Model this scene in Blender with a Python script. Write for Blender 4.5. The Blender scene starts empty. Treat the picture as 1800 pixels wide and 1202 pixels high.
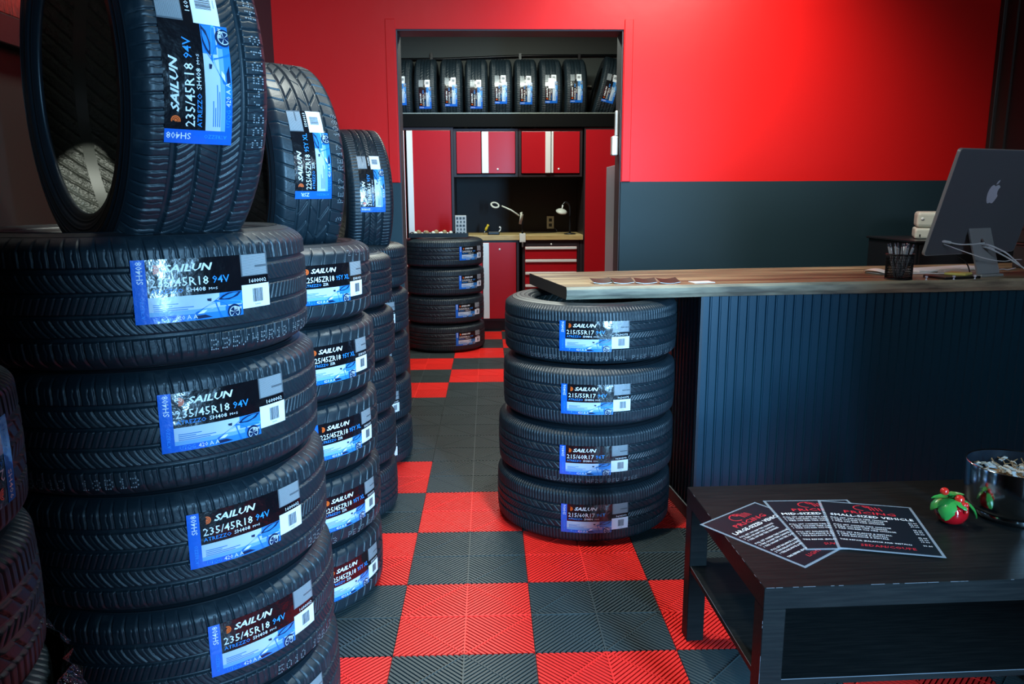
import bpy, bmesh, math, random
import numpy as np
from mathutils import Vector, Matrix
random.seed(7)
RNG = np.random.default_rng(5)
C = bpy.context.scene.collection
PI = math.pi
R_ = math.radians

# ------------------------------------------------------------------ materials
def mat(name, col, rough=.5, metal=0., spec=.5, coat=0., coat_rough=.1, bump=None, var=None, emit=None, alpha=1., trans=0., sheen=0.):
    m = bpy.data.materials.new(name); m.use_nodes = True
    nt = m.node_tree; b = nt.nodes['Principled BSDF']
    b.inputs['Base Color'].default_value = (*col, 1)
    b.inputs['Roughness'].default_value = rough
    b.inputs['Metallic'].default_value = metal
    b.inputs['Specular IOR Level'].default_value = spec
    b.inputs['Coat Weight'].default_value = coat
    b.inputs['Coat Roughness'].default_value = coat_rough
    b.inputs['Alpha'].default_value = alpha
    b.inputs['Transmission Weight'].default_value = trans
    if emit:
        b.inputs['Emission Color'].default_value = (*emit[0], 1); b.inputs['Emission Strength'].default_value = emit[1]
    tc = None
    if bump or var:
        tc = nt.nodes.new('ShaderNodeTexCoord')
    if var:   # (scale, colour2, low, high [, stretch])
        n = nt.nodes.new('ShaderNodeTexNoise'); n.inputs['Scale'].default_value = var[0]; n.inputs['Detail'].default_value = 5
        src = tc.outputs['Object']
        if len(var) > 4:
            mp = nt.nodes.new('ShaderNodeMapping'); mp.inputs['Scale'].default_value = var[4]
            nt.links.new(src, mp.inputs['Vector']); src = mp.outputs['Vector']
        nt.links.new(src, n.inputs['Vector'])
        r = nt.nodes.new('ShaderNodeMapRange'); r.inputs['From Min'].default_value = var[2]; r.inputs['From Max'].default_value = var[3]
        nt.links.new(n.outputs['Fac'], r.inputs['Value'])
        mx = nt.nodes.new('ShaderNodeMix'); mx.data_type = 'RGBA'
        mx.inputs['A'].default_value = (*col, 1); mx.inputs['B'].default_value = (*var[1], 1)
        nt.links.new(r.outputs['Result'], mx.inputs['Factor']); nt.links.new(mx.outputs['Result'], b.inputs['Base Color'])
    if bump:  # (scale, strength, distance [, stretch])
        n = nt.nodes.new('ShaderNodeTexNoise'); n.inputs['Scale'].default_value = bump[0]; n.inputs['Detail'].default_value = 4
        src = tc.outputs['Object']
        if len(bump) > 3:
            mp = nt.nodes.new('ShaderNodeMapping'); mp.inputs['Scale'].default_value = bump[3]
            nt.links.new(src, mp.inputs['Vector']); src = mp.outputs['Vector']
        nt.links.new(src, n.inputs['Vector'])
        bp = nt.nodes.new('ShaderNodeBump'); bp.inputs['Strength'].default_value = bump[1]; bp.inputs['Distance'].default_value = bump[2]
        nt.links.new(n.outputs['Fac'], bp.inputs['Height']); nt.links.new(bp.outputs['Normal'], b.inputs['Normal']); nt.links.new(bp.outputs['Normal'], b.inputs['Coat Normal'])
    return m

def sidewall_mat(name, col, rough, kind):
    m = mat(name, col, rough)
    nt = m.node_tree; b = nt.nodes['Principled BSDF']
    tc = nt.nodes.new('ShaderNodeTexCoord'); s = nt.nodes.new('ShaderNodeSeparateXYZ'); nt.links.new(tc.outputs['Object'], s.inputs[0])
    def M(op, a, c=None):
        n = nt.nodes.new('ShaderNodeMath'); n.operation = op
        for i, v in enumerate((a, c)):
            if v is None: continue
            if isinstance(v, (int, float)): n.inputs[i].default_value = v
            else: nt.links.new(v, n.inputs[i])
        return n.outputs[0]
    if kind == 'rings':
        r = M('SQRT', M('ADD', M('MULTIPLY', s.outputs[0], s.outputs[0]), M('MULTIPLY', s.outputs[1], s.outputs[1])))
        h = M('POWER', M('ADD', M('MULTIPLY', M('SINE', M('MULTIPLY', r, 420.)), .5), .5), 6.)
        dist = .0012
    else:     # fine slanted ribs moulded on the inner liner
        th = M('ARCTAN2', s.outputs[1], s.outputs[0])
        az = M('ABSOLUTE', s.outputs[2])
        ph = M('ADD', M('MULTIPLY', th, 60.), M('MULTIPLY', s.outputs[2], 160.))
        ridge = M('POWER', M('ADD', M('MULTIPLY', M('SINE', ph), .5), .5), 5.)
        inband = M('GREATER_THAN', az, .012)
        n = nt.nodes.new('ShaderNodeTexNoise'); n.inputs['Scale'].default_value = 160; nt.links.new(tc.outputs['Object'], n.inputs['Vector'])
        h = M('ADD', M('MULTIPLY', ridge, inband), M('MULTIPLY', M('MULTIPLY', n.outputs['Fac'], inband), 1.2))
        dist = .003
    bp = nt.nodes.new('ShaderNodeBump'); bp.inputs['Strength'].default_value = .8; bp.inputs['Distance'].default_value = dist
    nt.links.new(h, bp.inputs['Height']); nt.links.new(bp.outputs['Normal'], b.inputs['Normal'])
    return m

RUB = (.0075, .0160, .0225)
M = {}
M['tread'] = mat('tread_rubber', RUB, .46, spec=.5, var=(26, (.030, .040, .046), .55, .8), bump=(120, .25, .002))
M['side'] = sidewall_mat('sidewall_rubber', (.0085, .0135, .018), .42, 'rings')
M['liner'] = sidewall_mat('inner_liner_rubber', (.085, .092, .080), .38, 'liner')
M['dots'] = mat('white_ink', (.22, .245, .26), .6)
FILM = (20, .38, .012)
M['l_black'] = mat('label_black_film', (.004, .004, .006), .22, spec=.7, coat=.6, bump=FILM)
M['l_blue'] = mat('label_blue', (.008, .13, .62), .25, spec=.6, coat=.5, bump=(30, .5, .004))
M['l_sky'] = mat('label_pale_sky', (.50, .60, .70), .28, coat=.4, bump=(30, .3, .003))
M['l_sky2'] = mat('label_sky_blue', (.17, .40, .68), .28, coat=.4, bump=(30, .3, .003))
M['l_sky3'] = mat('label_mid_blue', (.03, .22, .58), .28, coat=.4, bump=(30, .3, .003))
M['l_car'] = mat('label_car_blue', (.012, .16, .50), .28, coat=.4)
M['l_car2'] = mat('label_car_light', (.10, .42, .82), .28, coat=.4)
M['l_dark'] = mat('label_car_dark', (.004, .02, .07), .3)
M['l_white'] = mat('label_white', (.80, .82, .84), .4, coat=.2)
M['l_paper'] = mat('label_white_paper', (.76, .79, .83), .45, bump=(40, .4, .002))
M['l_grey'] = mat('label_grey_print', (.10, .115, .13), .35, coat=.3, bump=(45, .8, .004))
M['l_line'] = mat('label_light_line', (.36, .39, .41), .4)
M['l_cyan'] = mat('label_bright_blue', (.03, .30, .85), .35)
M['l_orange'] = mat('label_orange', (.90, .13, .015), .35)
M['l_bar'] = mat('label_barcode_ink', (.02, .025, .035), .5)
M['red'] = mat('red_wall_paint', (.58, .0035, .0025), .42, spec=.22, coat=.04, coat_rough=.3, bump=(9, .12, .01))
M['slate'] = mat('charcoal_wall_paint', (.0095, .027, .035), .50, spec=.3, bump=(9, .12, .01))
M['brownblack'] = mat('brown_black_paint', (.022, .016, .014), .55, bump=(9, .1, .01))
M['black_wall'] = mat('black_wall_paint', (.006, .007, .008), .6)
M['jamb'] = mat('dark_jamb_paint', (.03, .02, .022), .5)
M['dkgreen'] = mat('grey_green_wall', (.05, .062, .056), .6)
M['ceil'] = mat('black_ceiling', (.02, .02, .02), .8)
M['t_red'] = mat('red_floor_plastic', (.82, .022, .016), .42, spec=.45, bump=(400, .15, .001))
M['t_black'] = mat('charcoal_floor_plastic', (.036, .049, .051), .42, spec=.5, bump=(400, .15, .001))
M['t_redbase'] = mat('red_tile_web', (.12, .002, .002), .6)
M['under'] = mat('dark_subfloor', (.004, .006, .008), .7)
M['wood'] = mat('wood_slab', (.38, .30, .17), .36, spec=.35, coat=.12, coat_rough=.25, var=(3.0, (.105, .070, .040), .40, .62, (.7, 9, 9)), bump=(3.0, .2, .003, (1.5, 22, 22)))
M['wood_edge'] = mat('weathered_slab_edge', (.34, .29, .20), .6, spec=.25, var=(3.5, (.12, .10, .075), .40, .62, (1.2, 8, 8)))
M['corr'] = mat('blue_black_ribbed_metal', (.0045, .040, .070), .33, spec=.5)
M['corr_trim'] = mat('blue_black_trim', (.010, .020, .034), .4, spec=.5)
M['table'] = mat('black_brown_wood_foil', (.007, .0078, .0080), .38, spec=.07, var=(5, (.0125, .0125, .0120), .4, .7, (2, 30, 30)), bump=(5, .12, .002, (2, 30, 30)))
M['worn'] = mat('worn_edge', (.085, .09, .10), .6)
M['page'] = mat('black_print', (.004, .010, .015), .35, spec=.15)
M['ink_red'] = mat('red_print', (.55, .02, .035), .4)
M['ink_white'] = mat('white_print', (.75, .80, .84), .4)
M['laminate'] = mat('clear_laminate', (.55, .68, .8), .12, alpha=.22, spec=.4, coat=.1)
M['glassred'] = mat('glossy_red_glaze', (.42, .004, .008), .08, coat=.8, coat_rough=.03)
M['berry'] = mat('glossy_red_berry', (.62, .02, .012), .12, coat=.6)
M['leaf'] = mat('green_glazed_leaf', (.035, .26, .045), .28, coat=.4)
M['vein'] = mat('pale_leaf_vein', (.12, .40, .12), .35)
M['steel'] = mat('polished_dark_steel', (.50, .52, .50), .12, metal=1.)
M['bowl_in'] = mat('dark_bowl_inside', (.012, .025, .040), .25, metal=.3)
M['chip'] = mat('pale_wood_chip', (.62, .60, .52), .7)
M['chipb'] = mat('bluish_chip', (.45, .56, .62), .7)
M['chipbr'] = mat('brown_twig', (.30, .20, .10), .7)
M['alu'] = mat('silver_aluminium', (.40, .43, .45), .36, metal=.35)
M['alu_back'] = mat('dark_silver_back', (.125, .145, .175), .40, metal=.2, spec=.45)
M['logo'] = mat('polished_logo', (.60, .66, .80), .25, metal=.1)
M['screen'] = mat('screen_glass', (.005, .005, .006), .08)
M['whitep'] = mat('white_plastic', (.72, .74, .72), .35)
M['cream'] = mat('cream_plastic', (.60, .62, .52), .4)
M['cable'] = mat('white_cable', (.74, .78, .82), .4)
M['blackp'] = mat('black_plastic', (.008, .009, .011), .35)
M['greybox'] = mat('teal_grey_plastic', (.028, .042, .048), .5)
M['bluep'] = mat('dark_blue_plastic', (.006, .02, .06), .4)
M['wire'] = mat('black_wire', (.010, .011, .014), .35, metal=.5)
M['pen'] = mat('clear_pen_plastic', (.45, .50, .55), .15, metal=.3, coat=.5)
M['pen2'] = mat('dark_pen_plastic', (.05, .07, .10), .2, coat=.5)
M['yellow'] = mat('yellow_paper', (.75, .68, .18), .6)
M['yellowp'] = mat('yellow_plastic', (.70, .50, .03), .4)
M['card'] = mat('brown_card', (.035, .018, .013), .5, spec=.2)
M['cab_red'] = mat('red_powder_coat', (.42, .006, .012), .26, spec=.5, coat=.5, coat_rough=.2)
M['cab_dark'] = mat('dark_cabinet_frame', (.022, .016, .020), .38)
M['handle'] = mat('brushed_silver_handle', (.86, .87, .85), .35, metal=.25)
M['pale_wood'] = mat('pale_bench_wood', (.55, .40, .17), .4, var=(4, (.40, .28, .11), .4, .7, (2, 20, 20)))
M['stain'] = mat('stainless_panel', (.33, .35, .39), .38, metal=.4, bump=(4, .3, .006))
M['steel_edge'] = mat('bright_steel_edge', (.78, .80, .82), .3, metal=.3)
M['shelf'] = mat('shelf_gap_shade', (.0012, .0014, .0014), .6, spec=.1)  # near-black colour stands in for shade in the gap under the shelf
M['shelf_edge'] = mat('pale_shelf_edge', (.28, .33, .30), .4, metal=.4)
M['disc'] = mat('lamp_diffuser', (.55, .56, .50), .4)
M['carton'] = mat('white_parts_carton', (.48, .50, .50), .6)
M['metal'] = mat('grey_tool_metal', (.40, .40, .38), .3, metal=.9)
M['redcanvas'] = mat('red_textured_canvas', (.35, .02, .014), .55, var=(30, (.10, .008, .008), .42, .68, (1, 5, 1)), bump=(25, .8, .006))
M['bag'] = mat('black_plastic_film', (.004, .005, .006), .12, spec=.8, bump=(45, 1., .02))
M['lamp_on'] = mat('lamp_tube', (.9, .95, .9), .4, emit=((.86, 1., .93), 6.))

# ------------------------------------------------------------------ helpers
def link(o, parent=None):
    C.objects.link(o)
    if parent: o.parent = parent
    return o
def thing(name, label, cat, loc=(0, 0, 0), rotz=0., group=None, kind=None):
    o = bpy.data.objects.new(name, None); C.objects.link(o)
    o.empty_display_size = .05
    o.location = loc; o.rotation_euler = (0, 0, rotz)
    tag(o, label, cat, group, kind); return o
def tag(o, label, cat, group=None, kind=None):
    if label: o['label'] = label
    if cat: o['category'] = cat
    if group: o['group'] = group
    if kind: o['kind'] = kind
    return o
def mesh_np(name, V, quads=None, tris=None, mats=(), midx=None, smooth=True):
    me = bpy.data.meshes.new(name)
    V = np.asarray(V, np.float32)
    me.vertices.add(len(V)); me.vertices.foreach_set('co', V.ravel())
    F = []; st = []; tot = 0
    if quads is not None and len(quads):
        q = np.asarray(quads, np.int32); F.append(q.ravel()); st.append(np.arange(len(q)) * 4); tot = q.size
    if tris is not None and len(tris):
        t = np.asarray(tris, np.int32); F.append(t.ravel()); st.append(tot + np.arange(len(t)) * 3)
    loops = np.concatenate(F); starts = np.concatenate(st).astype(np.int32)
    me.loops.add(len(loops)); me.loops.foreach_set('vertex_index', loops)
    me.polygons.add(len(starts)); me.polygons.foreach_set('loop_start', starts)
    if midx is not None: me.polygons.foreach_set('material_index', np.asarray(midx, np.int32))
    me.polygons.foreach_set('use_smooth', np.full(len(starts), smooth))
    for m in mats: me.materials.append(m)
    me.update(calc_edges=True); me.validate(); return me
class MB:
    """collects shapes into one mesh"""
    def __init__(s): s.bm = bmesh.new()
    def _new(s, n0, f0, mi, smooth, mtx):
        s.bm.verts.ensure_lookup_table(); s.bm.faces.ensure_lookup_table()
        if mtx is not None:
            for v in s.bm.verts[n0:]: v.co = mtx @ v.co
        for f in s.bm.faces[f0:]: f.material_index = mi; f.smooth = smooth
    def _mark(s):
        return len(s.bm.verts), len(s.bm.faces)
    def box(s, x0, x1, y0, y1, z0, z1, bev=0., mi=0, mtx=None, seg=2):
        n, f = s._mark()
        b = bmesh.new()
        bmesh.ops.create_cube(b, size=1)
        for v in b.verts: v.co = Vector(((x0 + x1) / 2 + v.co.x * (x1 - x0), (y0 + y1) / 2 + v.co.y * (y1 - y0), (z0 + z1) / 2 + v.co.z * (z1 - z0)))
        if bev > 0: bmesh.ops.bevel(b, geom=list(b.edges), offset=bev, segments=seg, affect='EDGES', profile=.5)
        s._merge(b); s._new(n, f, mi, False, mtx); return s
    def _merge(s, b):
        mp = {}
        b.verts.index_update()
        for v in b.verts: mp[v.index] = s.bm.verts.new(v.co)
        for fa in b.faces: s.bm.faces.new([mp[v.index] for v in fa.verts])
        b.free()
    def lathe(s, prof, n=32, mi=0, mtx=None, smooth=True, closed=False):
        n0, f0 = s._mark()
        rings = []
        for r, z in prof:
            if r < 1e-6: rings.append([s.bm.verts.new((0, 0, z))])
            else: rings.append([s.bm.verts.new((r * math.cos(2 * PI * i / n), r * math.sin(2 * PI * i / n), z)) for i in range(n)])
        prs = list(zip(rings[:-1], rings[1:]))
        if closed: prs.append((rings[-1], rings[0]))
        for a, b in prs:
            for i in range(n):
                j = (i + 1) % n
                if len(a) == 1 and len(b) == 1: continue
                if len(a) == 1: s.bm.faces.new((a[0], b[j], b[i]))
                elif len(b) == 1: s.bm.faces.new((a[i], a[j], b[0]))
                else: s.bm.faces.new((a[i], a[j], b[j], b[i]))
        s._new(n0, f0, mi, smooth, mtx); return s
    def tube(s, pts, r, n=8, mi=0, mtx=None, cap=True):
        n0, f0 = s._mark()
        pts = [Vector(p) for p in pts]; rings = []; up = Vector((0, 0, 1))
        for i, p in enumerate(pts):
            t = (pts[min(i + 1, len(pts) - 1)] - pts[max(i - 1, 0)]).normalized()
            a = t.cross(up)
            if a.length < 1e-3: a = t.cross(Vector((0, 1, 0)))
            a.normalize(); b = t.cross(a)
            rr = r[i] if isinstance(r, (list, tuple)) else r
            rings.append([s.bm.verts.new(p + rr * (math.cos(2 * PI * k / n) * a + math.sin(2 * PI * k / n) * b)) for k in range(n)])
        for a, b in zip(rings[:-1], rings[1:]):
            for k in range(n): s.bm.faces.new((a[k], a[(k + 1) % n], b[(k + 1) % n], b[k]))
        if cap: s.bm.faces.new(rings[0][::-1]); s.bm.faces.new(rings[-1])
        s._new(n0, f0, mi, True, mtx); return s
    def prism(s, poly, h0, h1, mi=0, mtx=None, smooth=False):
        n0, f0 = s._mark()
        a = [s.bm.verts.new((x, y, h0)) for x, y in poly]; b = [s.bm.verts.new((x, y, h1)) for x, y in poly]
        s.bm.faces.new(a[::-1]); s.bm.faces.new(b)
        for i in range(len(poly)):
            j = (i + 1) % len(poly); s.bm.faces.new((a[i], a[j], b[j], b[i]))
        s._new(n0, f0, mi, smooth, mtx); return s
    def sphere(s, c, r, mi=0, sub=2, sc=(1, 1, 1)):
        n0, f0 = s._mark()
        b = bmesh.new(); bmesh.ops.create_icosphere(b, subdivisions=sub, radius=1)
        for v in b.verts: v.co = Vector((c[0] + r * sc[0] * v.co.x, c[1] + r * sc[1] * v.co.y, c[2] + r * sc[2] * v.co.z))
        s._merge(b); s._new(n0, f0, mi, True, None); return s
    def obj(s, name, mats, parent=None, loc=None, rot=None, label=None, fix=True):
        if fix: bmesh.ops.recalc_face_normals(s.bm, faces=list(s.bm.faces))
        me = bpy.data.meshes.new(name); s.bm.to_mesh(me); s.bm.free()
        for m in (mats if isinstance(mats, (list, tuple)) else [mats]): me.materials.append(m)
        o = link(bpy.data.objects.new(name, me), parent)
        if loc: o.location = loc
        if rot: o.rotation_euler = rot
        if label: o['label'] = label
        return o
def struct(name, b, mats):
    o = b.obj(name, mats); o['kind'] = 'structure'; return o
def box_obj(name, d, m, parent=None, bev=0., label=None):
    return MB().box(*d, bev=bev).obj(name, m, parent, label=label)
def dup(root, loc=None, label=None, group=None):
    r = root.copy(); C.objects.link(r)
    if loc is not None: r.location = loc
    if label: r['label'] = label
    if group: r['group'] = group
    for ch in list(root.children):
        c = ch.copy(); C.objects.link(c); c.parent = r
        for g in list(ch.children):
            d = g.copy(); C.objects.link(d); d.parent = c
    return r
def catmull(P, n=6):
    P = [np.array(p, float) for p in P]; Q = [2 * P[0] - P[1]] + P + [2 * P[-1] - P[-2]]; out = []
    for i in range(1, len(Q) - 2):
        a, b, c, d = Q[i - 1:i + 3]
        for k in range(n):
            t = k / n; out.append(.5 * ((2 * b) + (c - a) * t + (2 * a - 5 * b + 4 * c - d) * t * t + (-a + 3 * b - 3 * c + d) * t ** 3))
    out.append(P[-1]); return out
_tc = {}
def text2d(body, size=1., bold=0., shear=0., res=2, spacing=1., smallcaps=False):
    """lettering as flat triangles: (verts Nx2, tris)"""
    key = (body, bold, shear, res, spacing)
    if key not in _tc:
        cu = bpy.data.curves.new('t', 'FONT'); cu.body = body; cu.size = 1; cu.offset = bold; cu.shear = shear
        cu.resolution_u = res; cu.space_character = spacing
        o = bpy.data.objects.new('t', cu); C.objects.link(o)
        dg = bpy.context.evaluated_depsgraph_get(); me = o.evaluated_get(dg).to_mesh()
        me.calc_loop_triangles()
        v = np.array([x.co[:2] for x in me.vertices], float).reshape(-1, 2)
        t = np.array([list(x.vertices) for x in me.loop_triangles], int).reshape(-1, 3)
        o.evaluated_get(dg).to_mesh_clear(); bpy.data.objects.remove(o); bpy.data.curves.remove(cu)
        _tc[key] = (v, t)
    v, t = _tc[key]
    return v * size, t

# ------------------------------------------------------------------ camera
CAM = (1346., .0309, .18875, -.00465, 1.2622)
def make_camera():
    f, yaw, pitch, roll, h = CAM
    cy, sy, cp, sp = math.cos(yaw), math.sin(yaw), math.cos(pitch), math.sin(pitch)
    fw = Vector((sy * cp, cy * cp, -sp)); r = Vector((cy, -sy, 0)); u = r.cross(fw)
    cr, sr = math.cos(roll), math.sin(roll)
    X = r * cr + u * sr; Y = u * cr - r * sr
    m = Matrix((X, Y, -fw)).transposed().to_4x4(); m.translation = (0, 0, h)
    cd = bpy.data.cameras.new('camera'); cd.sensor_width = 36; cd.lens = f * 36 / 1800; cd.clip_start = .05
    o = bpy.data.objects.new('camera', cd); C.objects.link(o); o.matrix_world = m
    bpy.context.scene.camera = o
make_camera()

# ------------------------------------------------------------------ floor of interlocking ribbed tiles
X0, Y0, TS = -.278, 1.9469, .4
def floor():
    red = set()
    for r in range(-4, 17):
        for c in range(-3, 9):
            if (r + c) % 2 == 0 and not 4 <= r <= 6: red.add((r, c))
    for c in (-1, 1, 3, 5): red.add((3, c))
    V = []; Q = []; MI = []
    h = TS / 2; g = .0012
    def quad(pts, z, mi):
        n = len(V); V.extend([(x, y, z) for x, y in pts]); Q.append((n, n + 1, n + 2, n + 3)); MI.append(mi)
    def bar(pts, z0, z1, mi):
        n = len(V); V.extend([(x, y, z1) for x, y in pts]); V.extend([(x, y, z0) for x, y in pts])
        Q.append((n, n + 1, n + 2, n + 3)); MI.append(mi)
        for i in range(4):
            j = (i + 1) % 4; Q.append((n + i, n + 4 + i, n + 4 + j, n + j)); MI.append(mi)
    NR = 12; pt = h / NR; w = pt * .60
    for r in range(-4, 15):
        for c in range(-3, 9):
            x0 = X0 + c * TS; y0 = Y0 + r * TS
            if y0 > 7.3: continue
            mi = 0 if (r, c) in red else 1
            cx, cy = x0 + h, y0 + h
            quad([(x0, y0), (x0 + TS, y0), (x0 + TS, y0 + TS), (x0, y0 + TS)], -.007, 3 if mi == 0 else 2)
            L = h - g
            for su in (1, -1):
                for sv in (1, -1):
                    for k in range(-NR, NR):
                        c0 = (k + .5) * pt - w / 2; c1 = c0 + w
                        if c0 >= 0: P = [(c0, 0), (c1, 0), (L, L - c1), (L, L - c0)]
                        elif c1 <= 0: P = [(0, -c0), (0, -c1), (L + c1, L), (L + c0, L)]
                        else: continue
                        P = [(min(a, L), max(0, b)) for a, b in P]
                        P = [(cx + su * a, cy + sv * b) for a, b in P]
                        if su * sv < 0: P = P[::-1]
                        bar(P, -.007, 0, mi)
            t = .0021
            bar([(x0 + g, cy - t), (x0 + TS - g, cy - t), (x0 + TS - g, cy + t), (x0 + g, cy + t)], -.007, .0018, mi)
            bar([(cx - t, y0 + g), (cx + t, y0 + g), (cx + t, y0 + TS - g), (cx - t, y0 + TS - g)], -.007, .0012, mi)
            for su in (1, -1):
                for sv in (1, -1):
                    P = [(cx + su * (L - t), cy), (cx + su * L, cy + sv * .0001), (cx + su * t, cy + sv * L), (cx, cy + sv * (L - t))]
                    if su * sv < 0: P = P[::-1]
                    bar(P, -.007, .0012, mi)
    me = mesh_np('floor', V, quads=Q, mats=[M['t_red'], M['t_black'], M['under'], M['t_redbase']], midx=MI, smooth=False)
    o = link(bpy.data.objects.new('floor', me)); o['kind'] = 'structure'
floor()

# ------------------------------------------------------------------ room shell
DY = 4.30; XL = -1.12; XR = 2.80; ZC = 2.95; DW = .17
SPLIT = 1.335; DX0, DX1, DZ = -.475, .738, 2.13
def walls():
    b = MB()
    for (x0, x1) in ((XL - .25, DX0), (DX1, XR + .2)):
        b.box(x0, x1, DY, DY + DW, -.01, SPLIT, mi=1)
        b.box(x0, x1, DY, DY + DW, SPLIT, ZC)
    b.box(DX0, DX1, DY, DY + DW, DZ, ZC)
    struct('wall_back', b, [M['red'], M['slate']])
    b = MB()
    for x in (DX0, DX1):      # dark painted lining of the opening, set back from the red face
        s = 1 if x == DX0 else -1
        b.box(min(x, x + s * .006), max(x, x + s * .006), DY + .012, DY + DW + .004, -.005, DZ - .006)
    b.box(DX0, DX1, DY + .012, DY + DW + .004, DZ - .006, DZ)
    struct('trim_1', b, M['jamb'])
    b = MB()                   # narrow raised strip beside the opening
    b.box(DX0 - .055, DX0 - .003, DY - .006, DY + .002, SPLIT, DZ + .05, bev=.003)
    b.box(DX1 + .003, DX1 + .05, DY - .006, DY + .002, SPLIT, DZ + .05, bev=.003)
    struct('trim_2', b, M['red'])
    b = MB(); b.box(XL - .25, XL, 1.27, DY, -.01, ZC); b.box(XL - .55, XL - .25, 1.27, 1.45, -.01, ZC); b.box(XL - .55, XL - .40, -.2, 1.27, -.01, ZC)
    struct('wall_left', b, M['brownblack'])
    struct('wall_right', MB().box(XR, XR + .2, -2.4, DY, -.01, ZC), M['black_wall'])
    b = MB(); b.box(XR - .03, XR, DY - .035, DY, 0, ZC, bev=.004); b.box(XR - .012, XR, DY - .12, DY - .035, 0, ZC)
    struct('trim_3', b, M['brownblack'])
    struct('ceiling', MB().box(-2.4, XR + .2, -2.4, DY + DW, ZC, ZC + .1), M['ceil'])
    # back room
    struct('wall_far', MB().box(-1.6, 1.75, 7.78, 7.9, -.01, 2.95), M['dkgreen'])
    struct('wall_far_left', MB().box(-1.6, -1.45, DY + DW, 7.78, -.01, 2.95), M['dkgreen'])
    struct('wall_far_right', MB().box(1.55, 1.75, DY + DW, 7.78, -.01, 2.95), M['dkgreen'])
    struct('ceiling_far', MB().box(-1.6, 1.75, DY + DW, 7.9, 2.95, 3.05), M['ceil'])
    # added unseen wall behind the camera, its gap cut to shape the daylight
    b = MB(); b.box(-2.4, .60, -.34, -.22, -.01, ZC); b.box(1.62, XR + .2, -.34, -.22, -.01, ZC); b.box(.60, 1.62, -.34, -.22, 2.25, ZC)
    struct('light_blocker_wall', b, M['black_wall'])
walls()

# ------------------------------------------------------------------ tires
def sstep(d, hw, e=.0009):
    return np.clip((hw - d) / (2 * e) + .5, 0, 1)
def per(x):                       # distance to nearest integer
    return np.abs(x - np.round(x))
def pat_touring(u, z, p):         # four straight grooves, slanted sipes
    d = np.zeros_like(u)
    for c, w in ((.0185, .0034), (.0575, .0042)):
        d = np.maximum(d, .0075 * sstep(np.abs(np.abs(z) - c), w))
    sh = np.abs(z) > .061
    ph = u / p + np.where(z > 0, .0, .45) + .25 * ((np.abs(z) - .061) / .05) ** 2 * np.sign(z)
    d = np.maximum(d, sh * .0045 * sstep(per(ph) * p, .0015))
    d = np.maximum(d, sh * (np.abs(z) < .092) * .003 * sstep(per(ph + .42 + .04 * np.sin(z * 260)) * p, .0006, .0006))
    r2 = (np.abs(z) > .021) & (np.abs(z) < .054)
    zz = z - np.sign(z) * .0375
    ph2 = (u + .75 * zz + 14 * zz * zz * -1) / p
    d = np.maximum(d, r2 * .0045 * sstep(per(ph2) * p, .0011))
    d = np.maximum(d, r2 * .003 * sstep(per(ph2 + .45) * p, .0006, .0006))
    r0 = np.abs(z) < .015
    d = np.maximum(d, r0 * .004 * sstep(per((u - .38 * z) / (p / 2)) * p / 2, .0009))
    return d
def pat_sport(u, z, p):           # sparse bold shoulder cuts and long diagonals
    d = np.zeros_like(u)
    for c, w in ((.052, .0035), (.0155, .0040)):
        d = np.maximum(d, .0075 * sstep(np.abs(np.abs(z) - c), w))
    sh = np.abs(z) > .050
    ph = u / p + .35 * (np.maximum(np.abs(z) - .05, 0) / .05) ** 1.6 * np.sign(z) * -1
    wv = .0034 - .0016 * np.clip((np.abs(z) - .05) / .05, 0, 1)
    d = np.maximum(d, sh * .0065 * np.clip((wv - per(ph) * p) / .0018 + .5, 0, 1))
    mid = (np.abs(z) < .05) & (np.abs(z) > .017)
    d = np.maximum(d, mid * .006 * sstep(per((u + 1.5 * z) / (1.5 * p)) * 1.5 * p * .56, .0018))
    d = np.maximum(d, (np.abs(z) < .0125) * .003 * sstep(per((u - 1.2 * z) / (2 * p)) * 2 * p * .6, .0012))
    return d
def pat_fine(u, z, p):            # closely cut shoulders, zigzag ribs
    d = np.zeros_like(u)
    for c, w in ((.0155, .0030), (.048, .0036)):
        d = np.maximum(d, .0075 * sstep(np.abs(np.abs(z) - c), w, .0012))
    sh = np.abs(z) > .051
    d = np.maximum(d, sh * .0045 * sstep(per(u / p + .2 * np.sign(z) * ((np.abs(z) - .05) / .05) ** 2) * p, .0013, .0010))
    r2 = (np.abs(z) > .018) & (np.abs(z) < .045)
    d = np.maximum(d, r2 * .0045 * sstep(per((u + .9 * z) / (2 * p)) * 2 * p, .0015, .001))
    d = np.maximum(d, (np.abs(z) < .0125) * .004 * sstep(per((u - .8 * z) / p) * p, .0010, .001))
    return d
def revolve(prof, n):
    prof = np.asarray(prof, float); m = len(prof)
    th = np.arange(n) * 2 * PI / n
    V = np.stack([prof[None, :, 1] * np.sin(th)[:, None], -prof[None, :, 1] * np.cos(th)[:, None], np.broadcast_to(prof[None, :, 0], (n, m))], -1).reshape(-1, 3)
    i = np.arange(n)[:, None] * m; j = ((np.arange(n) + 1) % n)[:, None] * m; k = np.arange(m - 1)[None, :]
    Q = np.stack([i + k, j + k, j + k + 1, i + k + 1], -1).reshape(-1, 4)
    return V, Q
def crown(z, W):
    a = np.abs(z)
    return .003 * (a / (.38 * W)) ** 2 + 38 * np.maximum(0, a - .36 * W) ** 2 * (.24 / W) ** 2
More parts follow.
